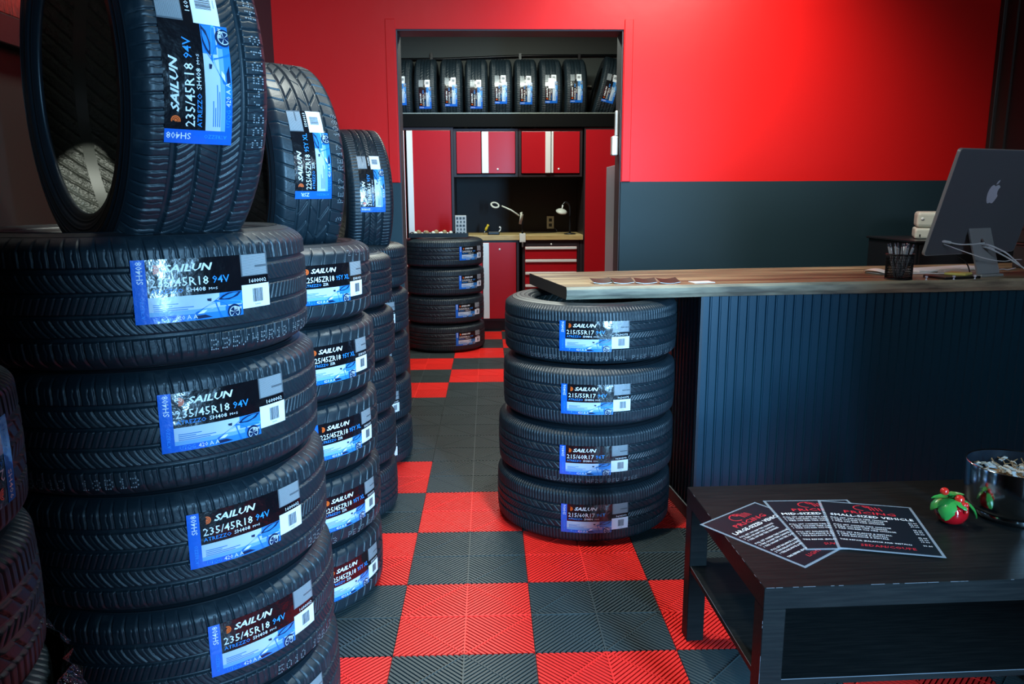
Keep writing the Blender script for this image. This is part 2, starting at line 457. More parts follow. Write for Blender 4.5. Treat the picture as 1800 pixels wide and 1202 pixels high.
def tire_meshes(key, R, W, rim, p, spp, zn, pat):
    npitch = int(round(2 * PI * R / p)); n = npitch * spp; p = 2 * PI * R / npitch
    E0 = .462 * W
    z = np.linspace(-E0, E0, zn); th = np.arange(n) * 2 * PI / n
    U, Z = np.meshgrid(th * R, z, indexing='ij')
    zs = Z * (.24 / W)
    dep = pat(U, zs, p) * np.clip((E0 - np.abs(Z)) / (.035 * W), 0, 1)
    rr = R - crown(Z, W) - dep
    T, _ = np.meshgrid(th, z, indexing='ij')
    V = np.stack([rr * np.sin(T), -rr * np.cos(T), Z], -1).reshape(-1, 3)
    i = np.arange(n)[:, None] * zn; j = ((np.arange(n) + 1) % n)[:, None] * zn; k = np.arange(zn - 1)[None, :]
    Q = np.stack([i + k, j + k, j + k + 1, i + k + 1], -1).reshape(-1, 4)
    tread = mesh_np('tread_' + key, V, quads=Q, mats=[M['tread']])
    re = R - float(crown(np.array(E0), W))
    sw = [(E0, re), (.480 * W, re - .010), (.494 * W, re - .028), (.4975 * W, (re + rim) / 2 + .012), (.492 * W, rim + .045), (.478 * W, rim + .024),
          (.462 * W, rim + .018), (.450 * W, rim + .009), (.430 * W, rim + .001), (.405 * W, rim), (.385 * W, rim + .006)]
    sw = catmull(sw, 4)
    V, Q = revolve(sw, 200); top = mesh_np('sidewall_' + key, V, quads=Q, mats=[M['side']])
    V, Q = revolve([(-a, b) for a, b in sw], 200); bot = mesh_np('sidewall_low_' + key, V, quads=Q[:, ::-1], mats=[M['side']])
    li = [(.385 * W, rim + .006), (.395 * W, rim + .022), (.43 * W, rim + .045), (.452 * W, (R + rim) / 2), (.44 * W, R - .045), (.38 * W, R - .026), (.2 * W, R - .017), (0, R - .0155)]
    li = catmull(li, 4); li = li + [(-a, b) for a, b in li[::-1][1:]]
    V, Q = revolve(li, 160); lin = mesh_np('liner_' + key, V, quads=Q, mats=[M['liner']])
    return dict(tread=tread, top=top, bot=bot, liner=lin, R=R, W=W)

# label artwork, in metres on the flat sheet then wrapped round the tread
DOT = {'0': '69996', '1': '26227', '2': 'E168F', '3': 'E161E', '4': '99F11', '5': 'F8E1E', '6': '68E96', '7': 'F1244', '8': '69696', '9': '69716', 'R': 'E9EA9', 'H': '99F99', 'F': 'F8E88',
       'B': 'E9E9E', 'S': '78E1E', 'W': '999F6', 'A': '69F99', 'L': '8888F', 'P': 'E9E88', 'E': 'F8E8F', 'Z': 'F124F', 'I': 'E444E', 'D': 'E999E', '/': '12248', ' ': '00000', 'Q': '6999D'}
def code_mesh(key, body, R, W, z0, th0, size=.0155, z_up=True):
    V = []; Q = []; cell = size / 6
    u = 0
    for ch in body:
        for r, hx in enumerate(DOT.get(ch, '00000')):
            bits = int(hx, 16)
            for c in range(4):
                if bits >> (3 - c) & 1:
                    for fy in (0., .5):
                        uu = u + c * cell * 1.15; zz = z0 + (2 - r) * cell * 1.25 + (fy - .25) * cell * .6
                        if fy and (r + c) % 2: continue
                        n = len(V); s = cell * .30
                        for du, dz in ((-s, -s), (s, -s), (s, s), (-s, s)):
                            t = th0 + (uu + du) / R; rad = R - float(crown(np.array(zz), W)) + .0006
                            V.append((rad * math.sin(t), -rad * math.cos(t), zz + dz))
                        Q.append((n, n + 1, n + 2, n + 3))
        u += cell * 6.2
    return mesh_np('code_' + key, V, quads=Q, mats=[M['dots']], smooth=False)
LW, LH = .252, .109
def label_meshes(key, R, W, size, load, serial, model, mz=0.):
    def wrap(P, off):
        P = np.asarray(P, float); t = (P[:, 0] - LW / 2) / R; z = P[:, 1] - LH / 2 + mz
        r = R - crown(z, W) + off
        return np.stack([r * np.sin(t), -r * np.cos(t), z], 1)
    class LB:
        def __init__(s): s.V = []; s.T = []; s.MI = []; s.mats = []
        def mi(s, m):
            if m not in s.mats: s.mats.append(m)
            return s.mats.index(m)
        def tri(s, P, T, off, m):
            n = sum(len(v) for v in s.V); s.V.append(wrap(P, off)); s.T.append(np.asarray(T) + n); s.MI += [s.mi(m)] * len(T)
        def rect(s, u0, u1, v0, v1, off, m, nu=None, jag=0.):
            u0, u1, v0, v1 = u0 * LW, u1 * LW, v0 * LH, v1 * LH
            nu = nu or max(1, int((u1 - u0) / .008)); nv = max(1, int((v1 - v0) / .014)); P = []; T = []
            for i in range(nu + 1):
                for j in range(nv + 1):
                    P.append((u0 + (u1 - u0) * i / nu, v0 + (v1 - v0) * j / nv))
            for i in range(nu):
                for j in range(nv):
                    a = i * (nv + 1) + j; b = a + nv + 1; T += [(a, b, b + 1), (a, b + 1, a + 1)]
            s.tri(P, T, off, m)
        def poly(s, P, off, m):   # convex fan
            P = [(a * LW, b * LH) for a, b in P]; s.tri(P, [(0, i, i + 1) for i in range(1, len(P) - 1)], off, m)
        def text(s, body, u, v, size, m, off=.0012, bold=0., shear=0., vert=False, spacing=1., width=None, flip=False):
            P, T = text2d(body, size, bold, shear, 1, spacing)
            if width: P = P * np.array([width * LW / (P[:, 0].max() + 1e-9), 1])
            if vert: P = np.stack([-P[:, 1], P[:, 0]], 1)
            s.tri(P + np.array([u * LW, v * LH]), T, off, m)
        def mesh(s, nm):
            return mesh_np(nm, np.concatenate(s.V), tris=np.concatenate(s.T), mats=s.mats, midx=s.MI, smooth=True)
    out = {}
    # film backing + printed picture
    b = LB()
    b.rect(0, 1, .40, 1, .0004, M['l_black']); b.rect(.74, 1, .09, .40, .0004, M['l_black'])
    b.rect(0, .088, 0, 1, .0008, M['l_blue']); b.rect(0, .74, 0, .40, .0004, M['l_blue'])
    out['label'] = b.mesh('label_' + key)
    b = LB()
    b.rect(.088, .74, .27, .41, .0008, M['l_sky']); b.rect(.088, .74, .18, .27, .0008, M['l_sky']); b.rect(.088, .6, .11, .18, .0008, M['l_sky2']); b.rect(.3, .74, 0, .11, .0008, M['l_sky3'])
    b.rect(.56, .74, .2, .41, .0009, M['l_sky3'])
    b.poly([(.37, .06), (.385, .13), (.45, .20), (.52, .29), (.545, .30), (.62, .20), (.62, 0), (.42, 0)], .0011, M['l_car'])
    b.poly([(.52, .29), (.575, .37), (.62, .41), (.74, .41), (.74, .0), (.56, .0)], .0011, M['l_car'])
    b.poly([(.40, .145), (.46, .205), (.53, .27), (.66, .27), (.74, .24), (.74, .20), (.62, .205), (.52, .17)], .0013, M['l_car2'])
    b.poly([(.545, .30), (.585, .365), (.63, .402), (.735, .402), (.70, .33), (.63, .285)], .0013, M['l_dark'])
    b.poly([(.497, .285), (.47, .30), (.468, .335), (.50, .335)], .0013, M['l_dark'])
    b.poly([(.395, .10), (.43, .155), (.465, .155), (.44, .105)], .0014, M['l_white'])
    b.poly([(.385, .02), (.39, .075), (.45, .08), (.50, .03)], .0013, M['l_dark'])
    ar = LW / LH
    def disc(cu, cv, r, off, m, a0=0, a1=2 * PI, n=24, r2=None):
        P = [(cu + r * math.cos(a0 + (a1 - a0) * i / n), max(0.004, cv + r * ar * math.sin(a0 + (a1 - a0) * i / n))) for i in range(n + 1)]
        if r2 is None: b.poly([(cu, cv)] + P, off, m)
        else:
            q = [(cu + r2 * math.cos(a0 + (a1 - a0) * i / n), max(0.004, cv + r2 * ar * math.sin(a0 + (a1 - a0) * i / n))) for i in range(n + 1)]
            A = [(x * LW, y * LH) for x, y in P + q]
            b.tri(A, [t for i in range(n) for t in ((i, i + 1, n + 2 + i), (i, n + 2 + i, n + 1 + i))], off, m)
    disc(.668, .075, .055, .0015, M['l_dark']); disc(.668, .07, .042, .0017, M['l_sky'], r2=.036)
    for k in range(5):
        a = k * 2 * PI / 5 + .3
        b.poly([(.668, .07), (.668 + .038 * math.cos(a - .12), .07 + .038 * ar * max(-.7, math.sin(a - .12))), (.668 + .038 * math.cos(a + .12), .07 + .038 * ar * max(-.7, math.sin(a + .12)))], .0018, M['l_sky'])
    for i, L in enumerate((.16, .12, .26, .22)):   # tiny printed lines
        b.rect(.115, .115 + L, .285 - i * .032, .298 - i * .032, .0011, M['l_car'], nu=4)
    out['picture'] = b.mesh('picture_' + key)
    b = LB()
    # orange swirl mark
    for (r, r2, a0, a1) in ((.030, .022, -1.9, 1.9), (.019, .012, -2.2, 1.7), (.009, .0, -3., 3.)):
        disc(.142, .845, r, .0012, M['l_orange'], a0, a1, 16, max(r2, .0005))
    b.text('SAILUN', .192, .80, .0175, M['l_white'], bold=.026, shear=.28, width=.335)
    b.text(size, .105, .57, .0215, M['l_white'], bold=.004, width=.385)
    b.text(load, .515, .58, .0185, M['l_cyan'], bold=.004, width=.13 if len(load) < 4 else .21)
    b.text('ATREZZO', .108, .465, .0105, M['l_cyan'], width=.205)
    b.text(model, .335, .468, .0105, M['l_white'], bold=.004, width=.13 if len(model) > 3 else .07)
    if len(model) > 3: b.text('M+S', .485, .475, .0065, M['l_white'], width=.065)
    b.text(model, .068, .62, .0145, M['l_white'], vert=True, bold=.004)
    b.text('ATREZZO', .062, .08, .0085, M['l_cyan'], vert=True)
    b.text('UTQG', .115, .03, .0105, M['l_cyan'], width=.11, off=.0015); b.text('420 A A', .245, .03, .011, M['l_white'], width=.15, off=.0016)
    b.text('BSW', .672, .105, .0072, M['l_white'], bold=.01, width=.055, off=.002)
    b.text(serial, .800, .520, .0100, M['l_white'], width=.175)
    out['lettering'] = b.mesh('lettering_' + key)
    b = LB()
    b.rect(.745, 1.0, .635, 1.0, .001, M['l_grey'])
    for i in range(19):
        v = .652 + i * .0182
        if i in (7, 8): b.rect(.755, .87, v, v + .0095, .0014, M['l_line'], nu=8); continue
        b.rect(.755, .985, v, v + .0095, .0014, M['l_line'], nu=16)
    out['print'] = b.mesh('print_' + key)
    b = LB()
    b.rect(.74, 1.0, .095, .49, .001, M['l_paper'])
    rr = random.Random(3); u = .835
    while u < .925:
        w = rr.choice((.0025, .004, .006)); b.rect(u, u + w, .19, .42, .0015, M['l_bar'], nu=1); u += w + rr.choice((.0025, .0045))
    b.text(serial, .85, .135, .004, M['l_bar'], off=.0015)
    out['barcode'] = b.mesh('barcode_' + key)
    return out

T235 = tire_meshes('touring', .334, .240, .229, .0250, 18, 150, pat_touring)
T225 = tire_meshes('sport', .330, .226, .229, .0400, 26, 124, pat_sport)
T55 = tire_meshes('fine', .334, .221, .216, .0125, 8, 110, pat_fine)
T60 = tire_meshes('fine_tall', .345, .221, .216, .0125, 8, 110, pat_fine)
TSM = tire_meshes('small', .311, .209, .203, .0160, 8, 84, pat_fine)
TBK = tire_meshes('bench', .331, .231, .203, .0160, 8, 84, pat_fine)
LAB = {
    'T235': label_meshes('t235', .334, .240, '235/45R18', '94V', '1600002', 'SH408', .019),
    'T225': label_meshes('t225', .330, .226, '225/45ZR18', '95Y XL', '5541013', 'ZSR', .004),
    'T55': label_meshes('t55', .334, .221, '215/55R17', '94V', '9630375', 'SH406', .0),
    'T60': label_meshes('t60', .345, .221, '215/60R17', '96T', '9630390', 'SH406', -.004),
    'TSM': label_meshes('tsm', .311, .209, '215/60R16', '95V', '9630381', 'SH406', .0),
    'TBK': label_meshes('tbk', .331, .231, '205/55R16', '91V', '9630366', 'SH408', .0),
}
CODE = {
    'T235': code_mesh('t235', '235/45R18 HF28 ES4', .334, .240, -.083, 0, .0205), 'T235c': code_mesh('t235c', '5010 18B13', .334, .240, -.083, 0, .0205),
    'T225': code_mesh('t225', '2 1411: 1010 PE17', .330, .226, .084, 0, .0165),
    'T225b': code_mesh('t225b', '3Y PE17 RE17 1088', .330, .226, -.080, 0, .0185),
    'T55': code_mesh('t55', '215/55R17 HF28 BSW AHL P165 1010 18 A', .334, .221, -.080, R_(-43), .0165),
    'T60': code_mesh('t60', '215/60R17 HF28 BSW P165', .345, .221, -.080, R_(-30), .0150),
}
MESH = dict(T235=T235, T225=T225, T55=T55, T60=T60, TSM=TSM, TBK=TBK)
def make_tire(kind, code=None, subs=True):
    t = MESH[kind]; L = LAB[kind]
    root = bpy.data.objects.new('tire', None); root.empty_display_size = .05; C.objects.link(root); root['category'] = 'tire'
    for nm, me in (('tread', t['tread']), ('sidewall', t['top']), ('sidewall', t['bot']), ('inner_liner', t['liner'])):
        link(bpy.data.objects.new(nm, me), root)
    lab = link(bpy.data.objects.new('product_label', L['label']), root); lab['label'] = 'blue and black product label stuck round the tread'
    for nm, k in (('car_picture', 'picture'), ('lettering', 'lettering'), ('fine_print_panel', 'print'), ('barcode_panel', 'barcode')):
        link(bpy.data.objects.new(nm, L[k]), lab)
    if code: link(bpy.data.objects.new('printed_code', CODE[code]), root)
    return root
PROTO = {}
def tire(kind, M4, label, group, code=None, label_turn=None):
    key = (kind, code)
    if key not in PROTO:
        o = make_tire(kind, code); PROTO[key] = o
    else: o = dup(PROTO[key])
    o['label'] = label; o['group'] = group
    o.matrix_world = M4
    return o
def turn_parts(o, ang, names):       # spin chosen parts about the tire's own axle
    for ch in o.children:
        if ch.name.split('.')[0] in names: ch.rotation_euler = (0, 0, ang)
def lying(x, y, z, face, tilt=(0., 0.), flip=False):
    m = Matrix.Translation((x, y, z)) @ Matrix.Rotation(tilt[0], 4, 'X') @ Matrix.Rotation(tilt[1], 4, 'Y') @ Matrix.Rotation(R_(face), 4, 'Z')
    if flip: m = m @ Matrix.Rotation(PI, 4, 'Y')
    return m
def upright(x, y, z, az, spin, lean=0., mirror=False):
    """az: bearing of the sidewall that faces left, degrees anticlockwise from -X towards -Y; spin rolls the label up the tread"""
    a = R_(az); n = Vector((-math.cos(a), -math.sin(a), 0)); up = Vector((0, 0, 1))
    m = Matrix((up, n.cross(up), n)).transposed().to_4x4()
    return Matrix.Translation((x, y, z)) @ Matrix.Rotation(lean, 4, (n.cross(up))) @ m @ Matrix.Rotation(R_(spin), 4, 'Z')
ORD = ['top', 'second', 'third', 'fourth', 'bottom']
def nth(i, n): return 'topmost' if i == 0 else ('lowest' if i == n - 1 else ['', 'second from top', 'third from top', 'fourth from top'][i])
# front left stack
A_XY = [(-.722, 1.605), (-.720, 1.640), (-.716, 1.665), (-.712, 1.680), (-.710, 1.690)]
for i in range(5):
    x, y = A_XY[i]; z = .1205 + .2412 * (4 - i); f = (43.8, 44.8, 47.6, 49.6, 52)[i]
    o = tire('T235', lying(x, y, z, f), 'black tire with 235/45R18 label, %s in the big stack at front left' % nth(i, 5), 'large labelled tires stacked at front left', ('T235', 'T235c', 'T235', 'T235c', None)[i])
    turn_parts(o, R_((43, -19, 74, 52, 60)[i] - f), ('printed_code',))
# second stack
B_XY = [(-.692, 2.350), (-.690, 2.356), (-.690, 2.366), (-.690, 2.374), (-.692, 2.380)]
for i in range(5):
    x, y = B_XY[i]; z = .1135 + .2265 * (4 - i)
    o = tire('T225', lying(x, y, z, (53, 54, 56, 56, 57)[i]), 'black sport tire with 225/45ZR18 label, %s of second stack on left' % nth(i, 5), 'sport tires in the second stack', ('T225', None, None, 'T225b', None)[i])
    turn_parts(o, R_((64, 0, 0, 43, 0)[i] - (53, 54, 56, 56, 57)[i]), ('printed_code',))
# third and fourth stacks along the left wall, labels turned away from the aisle
for nm, xy, grp in (('third', (-.690, 3.022), 29), ('fourth', (-.694, 3.650), 33)):
    for i in range(5):
        o = tire('TSM', lying(xy[0] + .006 * random.uniform(-1, 1), xy[1], .1050 + .2098 * (4 - i), grp + random.uniform(-4, 4)),
                 'black tire with edge-on label, %s of %s stack along left wall' % (nth(i, 5), nm), 'tires in the %s stack' % nm)
# shadowy stack at the far left edge, its tires turned upside down
E_T = []
for i in range(5):
    o = tire('TSM', lying(-.905, .868, .1050 + .2098 * (4 - i), (80, 150, 170, 190, 200)[i], flip=True), 'dark tire at left picture edge, %s of the shadowy nearest stack' % nth(i, 5), 'tires in the shadowy stack'); E_T.append(o)
# stack by the counter
Rr = [('T55', .398, 2.962, -4.6, '215/55R17'), ('T55', .391, 2.935, -2.4, '215/55R17'), ('T60', .382, 2.945, -1.4, '215/60R17'), ('T60', .376, 2.945, .8, '215/60R17')]
for i, (k, x, y, f, s) in enumerate(Rr):
    o = tire(k, lying(x, y, .111 + .2214 * (3 - i), f), 'black tire with %s label, %s in stack under the counter overhang' % (s, nth(i, 4)), 'tires stacked under the counter end', (k, None, k, None)[i])
# stack in the back room
for i in range(4):
    tire('TBK', lying(-.368 + .004 * (i % 2), 6.45, .1155 + .2312 * (3 - i), (47, 45, 40, 39)[i]), 'black tire, %s in back room stack before the red cabinets' % nth(i, 4), 'tires stacked in the back room')
# three tires standing on the left stacks
UA = tire('T235', upright(-.668, 1.540, 1.462, 43, 1.5), 'large upright tire with open hollow, standing on the front left stack', 'tires standing upright on the left stacks', 'T235')
UB = tire('T225', upright(-.676, 2.505, 1.335, 35, 8), 'upright sport tire with 225/45ZR18 label, standing on second stack', 'tires standing upright on the left stacks', 'T225b')
turn_parts(UB, R_(-34), ('printed_code',)); turn_parts(UA, R_(-22), ('printed_code',))
UD = tire('TSM', upright(-.612, 3.690, 1.255, 22, 12), 'smallest upright tire, standing on the stack nearest the red wall', 'tires standing upright on the left stacks')
# nine tires on the high shelf
SH = [(716, 0, 'leftmost on the high shelf, cut off by the opening'), (757, -6, 'second from left on the high shelf'), (800, -2, 'third from left on the high shelf'),
      (842, -6, 'fourth from left on the high shelf'), (883, 2, 'fifth from left on the high shelf'), (925, 1, 'sixth from left on the high shelf'),
      (967, 3, 'seventh from left on the high shelf, white sticker on its label'), (1009, 4, 'eighth from left on the high shelf'), (1065, 0, 'leaning far right on the high shelf')]
for i, (px, sp, lb) in enumerate(SH):
    x = (px - 858.4) / 1346 * 7.18 * 1.005 * 1.0
    if i < 8: m = upright(x, 7.42, 2.182, 0, sp)
    else: m = Matrix.Translation((x + .005, 7.42, 2.200)) @ Matrix.Rotation(R_(14), 4, 'Y') @ upright(0, 0, 0, 0, sp)
    o = tire('TSM', m, 'tire with blue label, ' + lb, 'tires on the high shelf')
    if i == 6:
        V, Q = revolve([(-.030, .3135), (.028, .3135)], 400); keep = [q for q in Q if all(V[k][1] < 0 and -.015 < V[k][0] / .3135 < .30 for k in q)]
        me = mesh_np('white_sticker', V, quads=keep, mats=[M['l_paper']])
        link(bpy.data.objects.new('white_sticker', me), o)
#REST#
# ------------------------------------------------------------------ counter
CA = R_(5.2); CO = Vector((.790, 2.790, 0))
def cw(x, y, z=0.): return CO + Matrix.Rotation(CA, 3, 'Z') @ Vector((x, y, z))
ZT = .940
ct = thing('counter', 'black ribbed metal reception counter base under the thick wooden slab', 'counter', CO, CA)
def ribbed(n, p, name, off, rot):
    """vertical ribbed sheet: flat with a narrow raised bead every p metres"""
    prof = []
    for i in range(n):
        x = i * p
        prof += [(x, 0), (x + p - .011, 0), (x + p - .0085, -.0055), (x + p - .0045, -.0055), (x + p - .002, 0.003)]
    prof.append((n * p, 0))
    V = []; Q = []
    for x, y in prof: V += [(x, y, .055), (x, y, .892)]
    for i in range(len(prof) - 1): Q.append((2 * i, 2 * i + 2, 2 * i + 3, 2 * i + 1))
    V += [(0, .012, .055), (0, .012, .892), (n * p, .012, .055), (n * p, .012, .892)]; k = len(V) - 4; e = len(prof) * 2 - 2
    Q += [(k, k + 1, k + 3, k + 2), (0, 1, k + 1, k), (e, k + 2, k + 3, e + 1)]
    me = mesh_np(name, V, quads=Q, mats=[M['corr']], smooth=False)
    o = link(bpy.data.objects.new(name, me), ct); o.location = off; o.rotation_euler = (0, 0, rot)
ribbed(53, .0365, 'front_panel', (.004, 0, 0), 0)
ribbed(9, .0365, 'side_panel', (0, .0365 * 9 + .004, 0), -PI / 2)
box_obj('carcass', (.014, 1.92, .014, .44, .004, .893), M['blackp'], ct)
b = MB(); b.box(-.012, 1.94, -.014, .0, 0, .055, bev=.004); b.box(-.012, .0, .0, .335, 0, .055, bev=.004); b.obj('base_trim', M['corr_trim'], ct)
b = MB(); b.box(-.004, .006, -.004, .006, .055, .892); b.obj('corner_trim', M['corr_trim'], ct)
sl = thing('wooden_slab', 'thick wooden slab counter top reaching past the base over the tires', 'countertop', CO, CA)
b = MB()
random.seed(11)
def slab():
    xs = [-.515 + 2.5 * i / 80 for i in range(81)]
    bm = b.bm; rows = []
    for i, x in enumerate(xs):
        w = .0035 * math.sin(x * 5.1) + .002 * math.sin(x * 17 + 1); w2 = .008 * math.sin(x * 3.3 + 1)
        yb = .505 + .045 * (x + .515) + w2
        P = [(-.022 + w + .004, ZT - .0455), (-.022 + w - .003, ZT - .030), (-.022 + w - .003, ZT - .010), (-.022 + w + .004, ZT), (yb - .004, ZT), (yb, ZT - .02), (yb - .004, ZT - .0455)]
        sh = -.03 if i == 0 else 0
        rows.append([bm.verts.new((x - (.055 * (y - -.022) / .5 if i == 0 else 0.055 * (y + .022) / .5 * (1 - i / 80)), y, z)) for y, z in P])
    for r0, r1 in zip(rows[:-1], rows[1:]):
        for k in range(7):
            k2 = (k + 1) % 7; f = bm.faces.new((r0[k], r1[k], r1[k2], r0[k2])); f.material_index = 1 if k in (0, 1, 2) else 0; f.smooth = False
    f = bm.faces.new(rows[0]); f.material_index = 2
    f = bm.faces.new(rows[-1][::-1]); f.material_index = 2
slab()
M['wood_end'] = mat('dark_slab_end', (.035, .032, .030), .6)
b.obj('slab', [M['wood'], M['wood_edge'], M['wood_end']], sl)

# ------------------------------------------------------------------ things on the counter
def curve_pts(P, n=8): return [tuple(p) for p in catmull(P, n)]
# business cards
for i, (x, y, a) in enumerate(((.423, 2.829, 8), (.501, 2.824, 3), (.585, 2.818, -4), (.669, 2.812, 5))):
    t = thing('business_card', 'brown curled card with pale edge on the counter, %s of the row' % ['leftmost', 'second', 'third', 'fourth'][i], 'card', (x, y + .012, ZT), R_(a + 5), 'brown cards in a row on the counter')
    n = 8; V = []; Q = []
    for k in range(n + 1):
        u = -.040 + .080 * k / n; h = .0040 * (1 - math.cos((k / n - .5) * PI)) + .0004
        q_ = .0022 * math.cos((k / n - .5) * PI); V += [(u, -.025 - q_, h + .0003), (u, .025, h + .0125), (u, .025, h + .0137), (u, -.025 - q_, h + .0019)]
    for k in range(n):
        a4 = 4 * k; c4 = a4 + 4
        for s in range(4): Q.append((a4 + s, c4 + s, c4 + (s + 1) % 4, a4 + (s + 1) % 4))
    Q += [(0, 1, 2, 3), (4 * n + 3, 4 * n + 2, 4 * n + 1, 4 * n)]
    mi = [2 if (k % 4 == 2) else 1 for k in range(4 * n)] + [1, 1]
    o = link(bpy.data.objects.new('card_stock', mesh_np('card', V, quads=Q, mats=[M['card'], M['whitep'], M['card']], midx=mi, smooth=False)), t)
o = MB().box(-.042, .042, -.026, .026, 0, .0022, bev=.0006).obj('note_card', M['l_white'], None, (.800, 2.838, ZT), (0, 0, R_(12)))
tag(o, 'small white card lying at the right end of the card row', 'card')
# pencil cup
cup = thing('pencil_cup', 'black wire mesh cup full of pens on the counter', 'cup', (1.578, 2.893, ZT), 0)
def mesh_cup():
    b = MB(); r = .0475; h = .098
    for k in range(56):
        a = 2 * PI * k / 56; d = 2 * PI / 56 * 5
        for s in (1, -1):
            b.tube([(r * math.cos(a + s * d * t), r * math.sin(a + s * d * t), .003 + (h - .006) * t) for t in np.linspace(0, 1, 9)], .0009, 4)
    b.obj('mesh_wall', M['wire'], cup)
    b = MB(); b.lathe([(0, 0), (r + .002, 0), (r + .002, .005), (0, .005)], 40); b.obj('bottom', M['wire'], cup)
    b = MB(); b.lathe([(r - .002, h - .005), (r + .003, h - .005), (r + .003, h), (r - .002, h)], 40, closed=True); b.obj('rim', M['wire'], cup)
mesh_cup()
pen = None
def pen_proto():
    t = bpy.data.objects.new('pen', None); t.empty_display_size = .02; C.objects.link(t); t['category'] = 'pen'
    MB().lathe([(0, 0), (.0015, .003), (.0036, .016), (.0040, .03), (.0040, .118), (.0032, .120), (0, .120)], 10).obj('barrel', M['pen'], t)
    MB().lathe([(.0030, .119), (.0030, .131), (.0016, .133), (0, .133)], 8).obj('button', M['pen2'], t)
    b = MB(); b.box(.0038, .0058, -.0014, .0014, .080, .118, bev=.0004); b.box(.002, .0058, -.0014, .0014, .114, .118, bev=.0003); b.obj('clip', M['alu'], t)
    return t
random.seed(4)
for i in range(13):
    a = 2 * PI * i / 13 + random.uniform(-.2, .2); r0 = (.014 if i % 3 else .004); r1 = (.0365 if i % 3 else .016)
    p0 = Vector((r0 * math.cos(a), r0 * math.sin(a), .006)); p1 = Vector((r1 * math.cos(a), r1 * math.sin(a), .095))
    d = (p1 - p0).normalized()
    m = Matrix.Translation(cup.location + p0) @ d.to_track_quat('Z', 'Y').to_matrix().to_4x4() @ Matrix.Rotation(random.uniform(0, 6), 4, 'Z')
    if pen is None: pen = pen_proto(); o = pen
    else: o = dup(pen)
    o['label'] = 'clear ballpoint pen standing in the black wire mesh cup'; o['group'] = 'pens in the wire cup'
    o.matrix_world = m
# mouse
ms = thing('computer_mouse', 'low white computer mouse left of the pencil cup', 'mouse', (1.600, 3.105, ZT), R_(112))
def mouse():
    V = []; Q = []; nu, nv = 16, 12
    for i in range(nu + 1):
        x = -.056 + .112 * i / nu; w = .028 * (1 - abs(x / .057) ** 4) ** .35 if abs(x) < .0569 else .003
        for j in range(nv + 1):
            t = -1 + 2 * j / nv; y = w * t
            z = .006 + .0155 * (1 - (x / .0565) ** 2) * (1 - .45 * t * t)
            V.append((x, y, z))
    base = len(V)
    for i in range(nu): 
        for j in range(nv): a = i * (nv + 1) + j; Q.append((a, a + nv + 1, a + nv + 2, a + 1))
    o = link(bpy.data.objects.new('top_shell', mesh_np('mouse', V, quads=Q, mats=[M['whitep']])), ms)
    MB().lathe([(0, 0), (.9, 0), (.95, .3), (.95, 1), (0, 1)], 24, mtx=Matrix.Diagonal((.054, .026, .0062, 1))).obj('base', M['alu'], ms)
mouse()
# all-in-one computer seen from behind
TY = R_(23.); im_o = Vector((1.688, 2.945, 0)); ux = Vector((math.cos(TY), math.sin(TY), 0)); nb = Vector((math.sin(TY), -math.cos(TY), 0))
PWd, PH, TILT = .547, .415, R_(15.5)
ctr = im_o + ux * PWd / 2
imac = thing('desktop_computer', 'silver all-in-one computer seen from behind on the counter', 'computer', (ctr.x, ctr.y, ZT), TY)
tl = Matrix.Translation((0, 0, .088)) @ Matrix.Rotation(TILT, 4, 'X')      # panel frame: x across, z up, -y towards the camera
def rrect(w, h, r, n=6):
    P = []
    for cx, cy, a0 in ((w / 2 - r, h - r, 0), (-w / 2 + r, h - r, PI / 2), (-w / 2 + r, r, PI), (w / 2 - r, r, 3 * PI / 2)):
        for k in range(n + 1):
            a = a0 + PI / 2 * k / n; P.append((cx + r * math.cos(a), cy + r * math.sin(a)))
    return P
toxz = Matrix(((1, 0, 0, 0), (0, 0, -1, 0), (0, 1, 0, 0), (0, 0, 0, 1)))   # (x,y,h) -> (x,-h,y)
b = MB(); b.prism(rrect(PWd, PH, .014), 0, .0125, mtx=tl @ toxz); b.obj('side_band', M['alu'], imac)
b = MB(); b.prism(rrect(PWd - .004, PH - .004, .013), .0125, .0133, mtx=tl @ Matrix.Translation((0, 0, .002)) @ toxz); b.obj('back_panel', M['alu_back'], imac)
b = MB(); b.prism(rrect(PWd - .006, PH - .006, .012), -.0012, 0, mtx=tl @ Matrix.Translation((0, 0, .003)) @ toxz); b.obj('screen', M['screen'], imac)
AP = [(.0, .57), (.10, .63), (.24, .665), (.38, .62), (.475, .52), (.40, .44), (.355, .33), (.36, .18), (.41, .07), (.505, -.01), (.455, -.18), (.365, -.34), (.265, -.465), (.165, -.505), (.07, -.475), (-.01, -.455), (-.09, -.475), (-.19, -.505), (-.29, -.455), (-.39, -.31), (-.475, -.12), (-.525, .10), (-.51, .31), (-.44, .50), (-.33, .62), (-.21, .665), (-.10, .63)]
LEAF = [(.0, .70), (.02, .82), (.09, .92), (.235, .985), (.225, .87), (.16, .77), (.08, .715)]
for nm, P in (('logo', AP), ('logo_leaf', LEAF)):
    P = [tuple(p) for p in catmull(P + [P[0]], 4)[:-1]] if nm == 'logo' else P
    b = MB(); b.prism([(x * .062, y * .062) for x, y in P], .0133, .0142, mtx=tl @ Matrix.Translation((0, 0, PH * .575)) @ toxz)
    if nm == 'logo': lg = b.obj('logo', M['logo'], imac, label='polished fruit-shaped emblem')
    else: b.obj('logo_leaf', M['logo'], lg)
b = MB()       # stand: neck plate with a cable hole, then foot
NW = .066
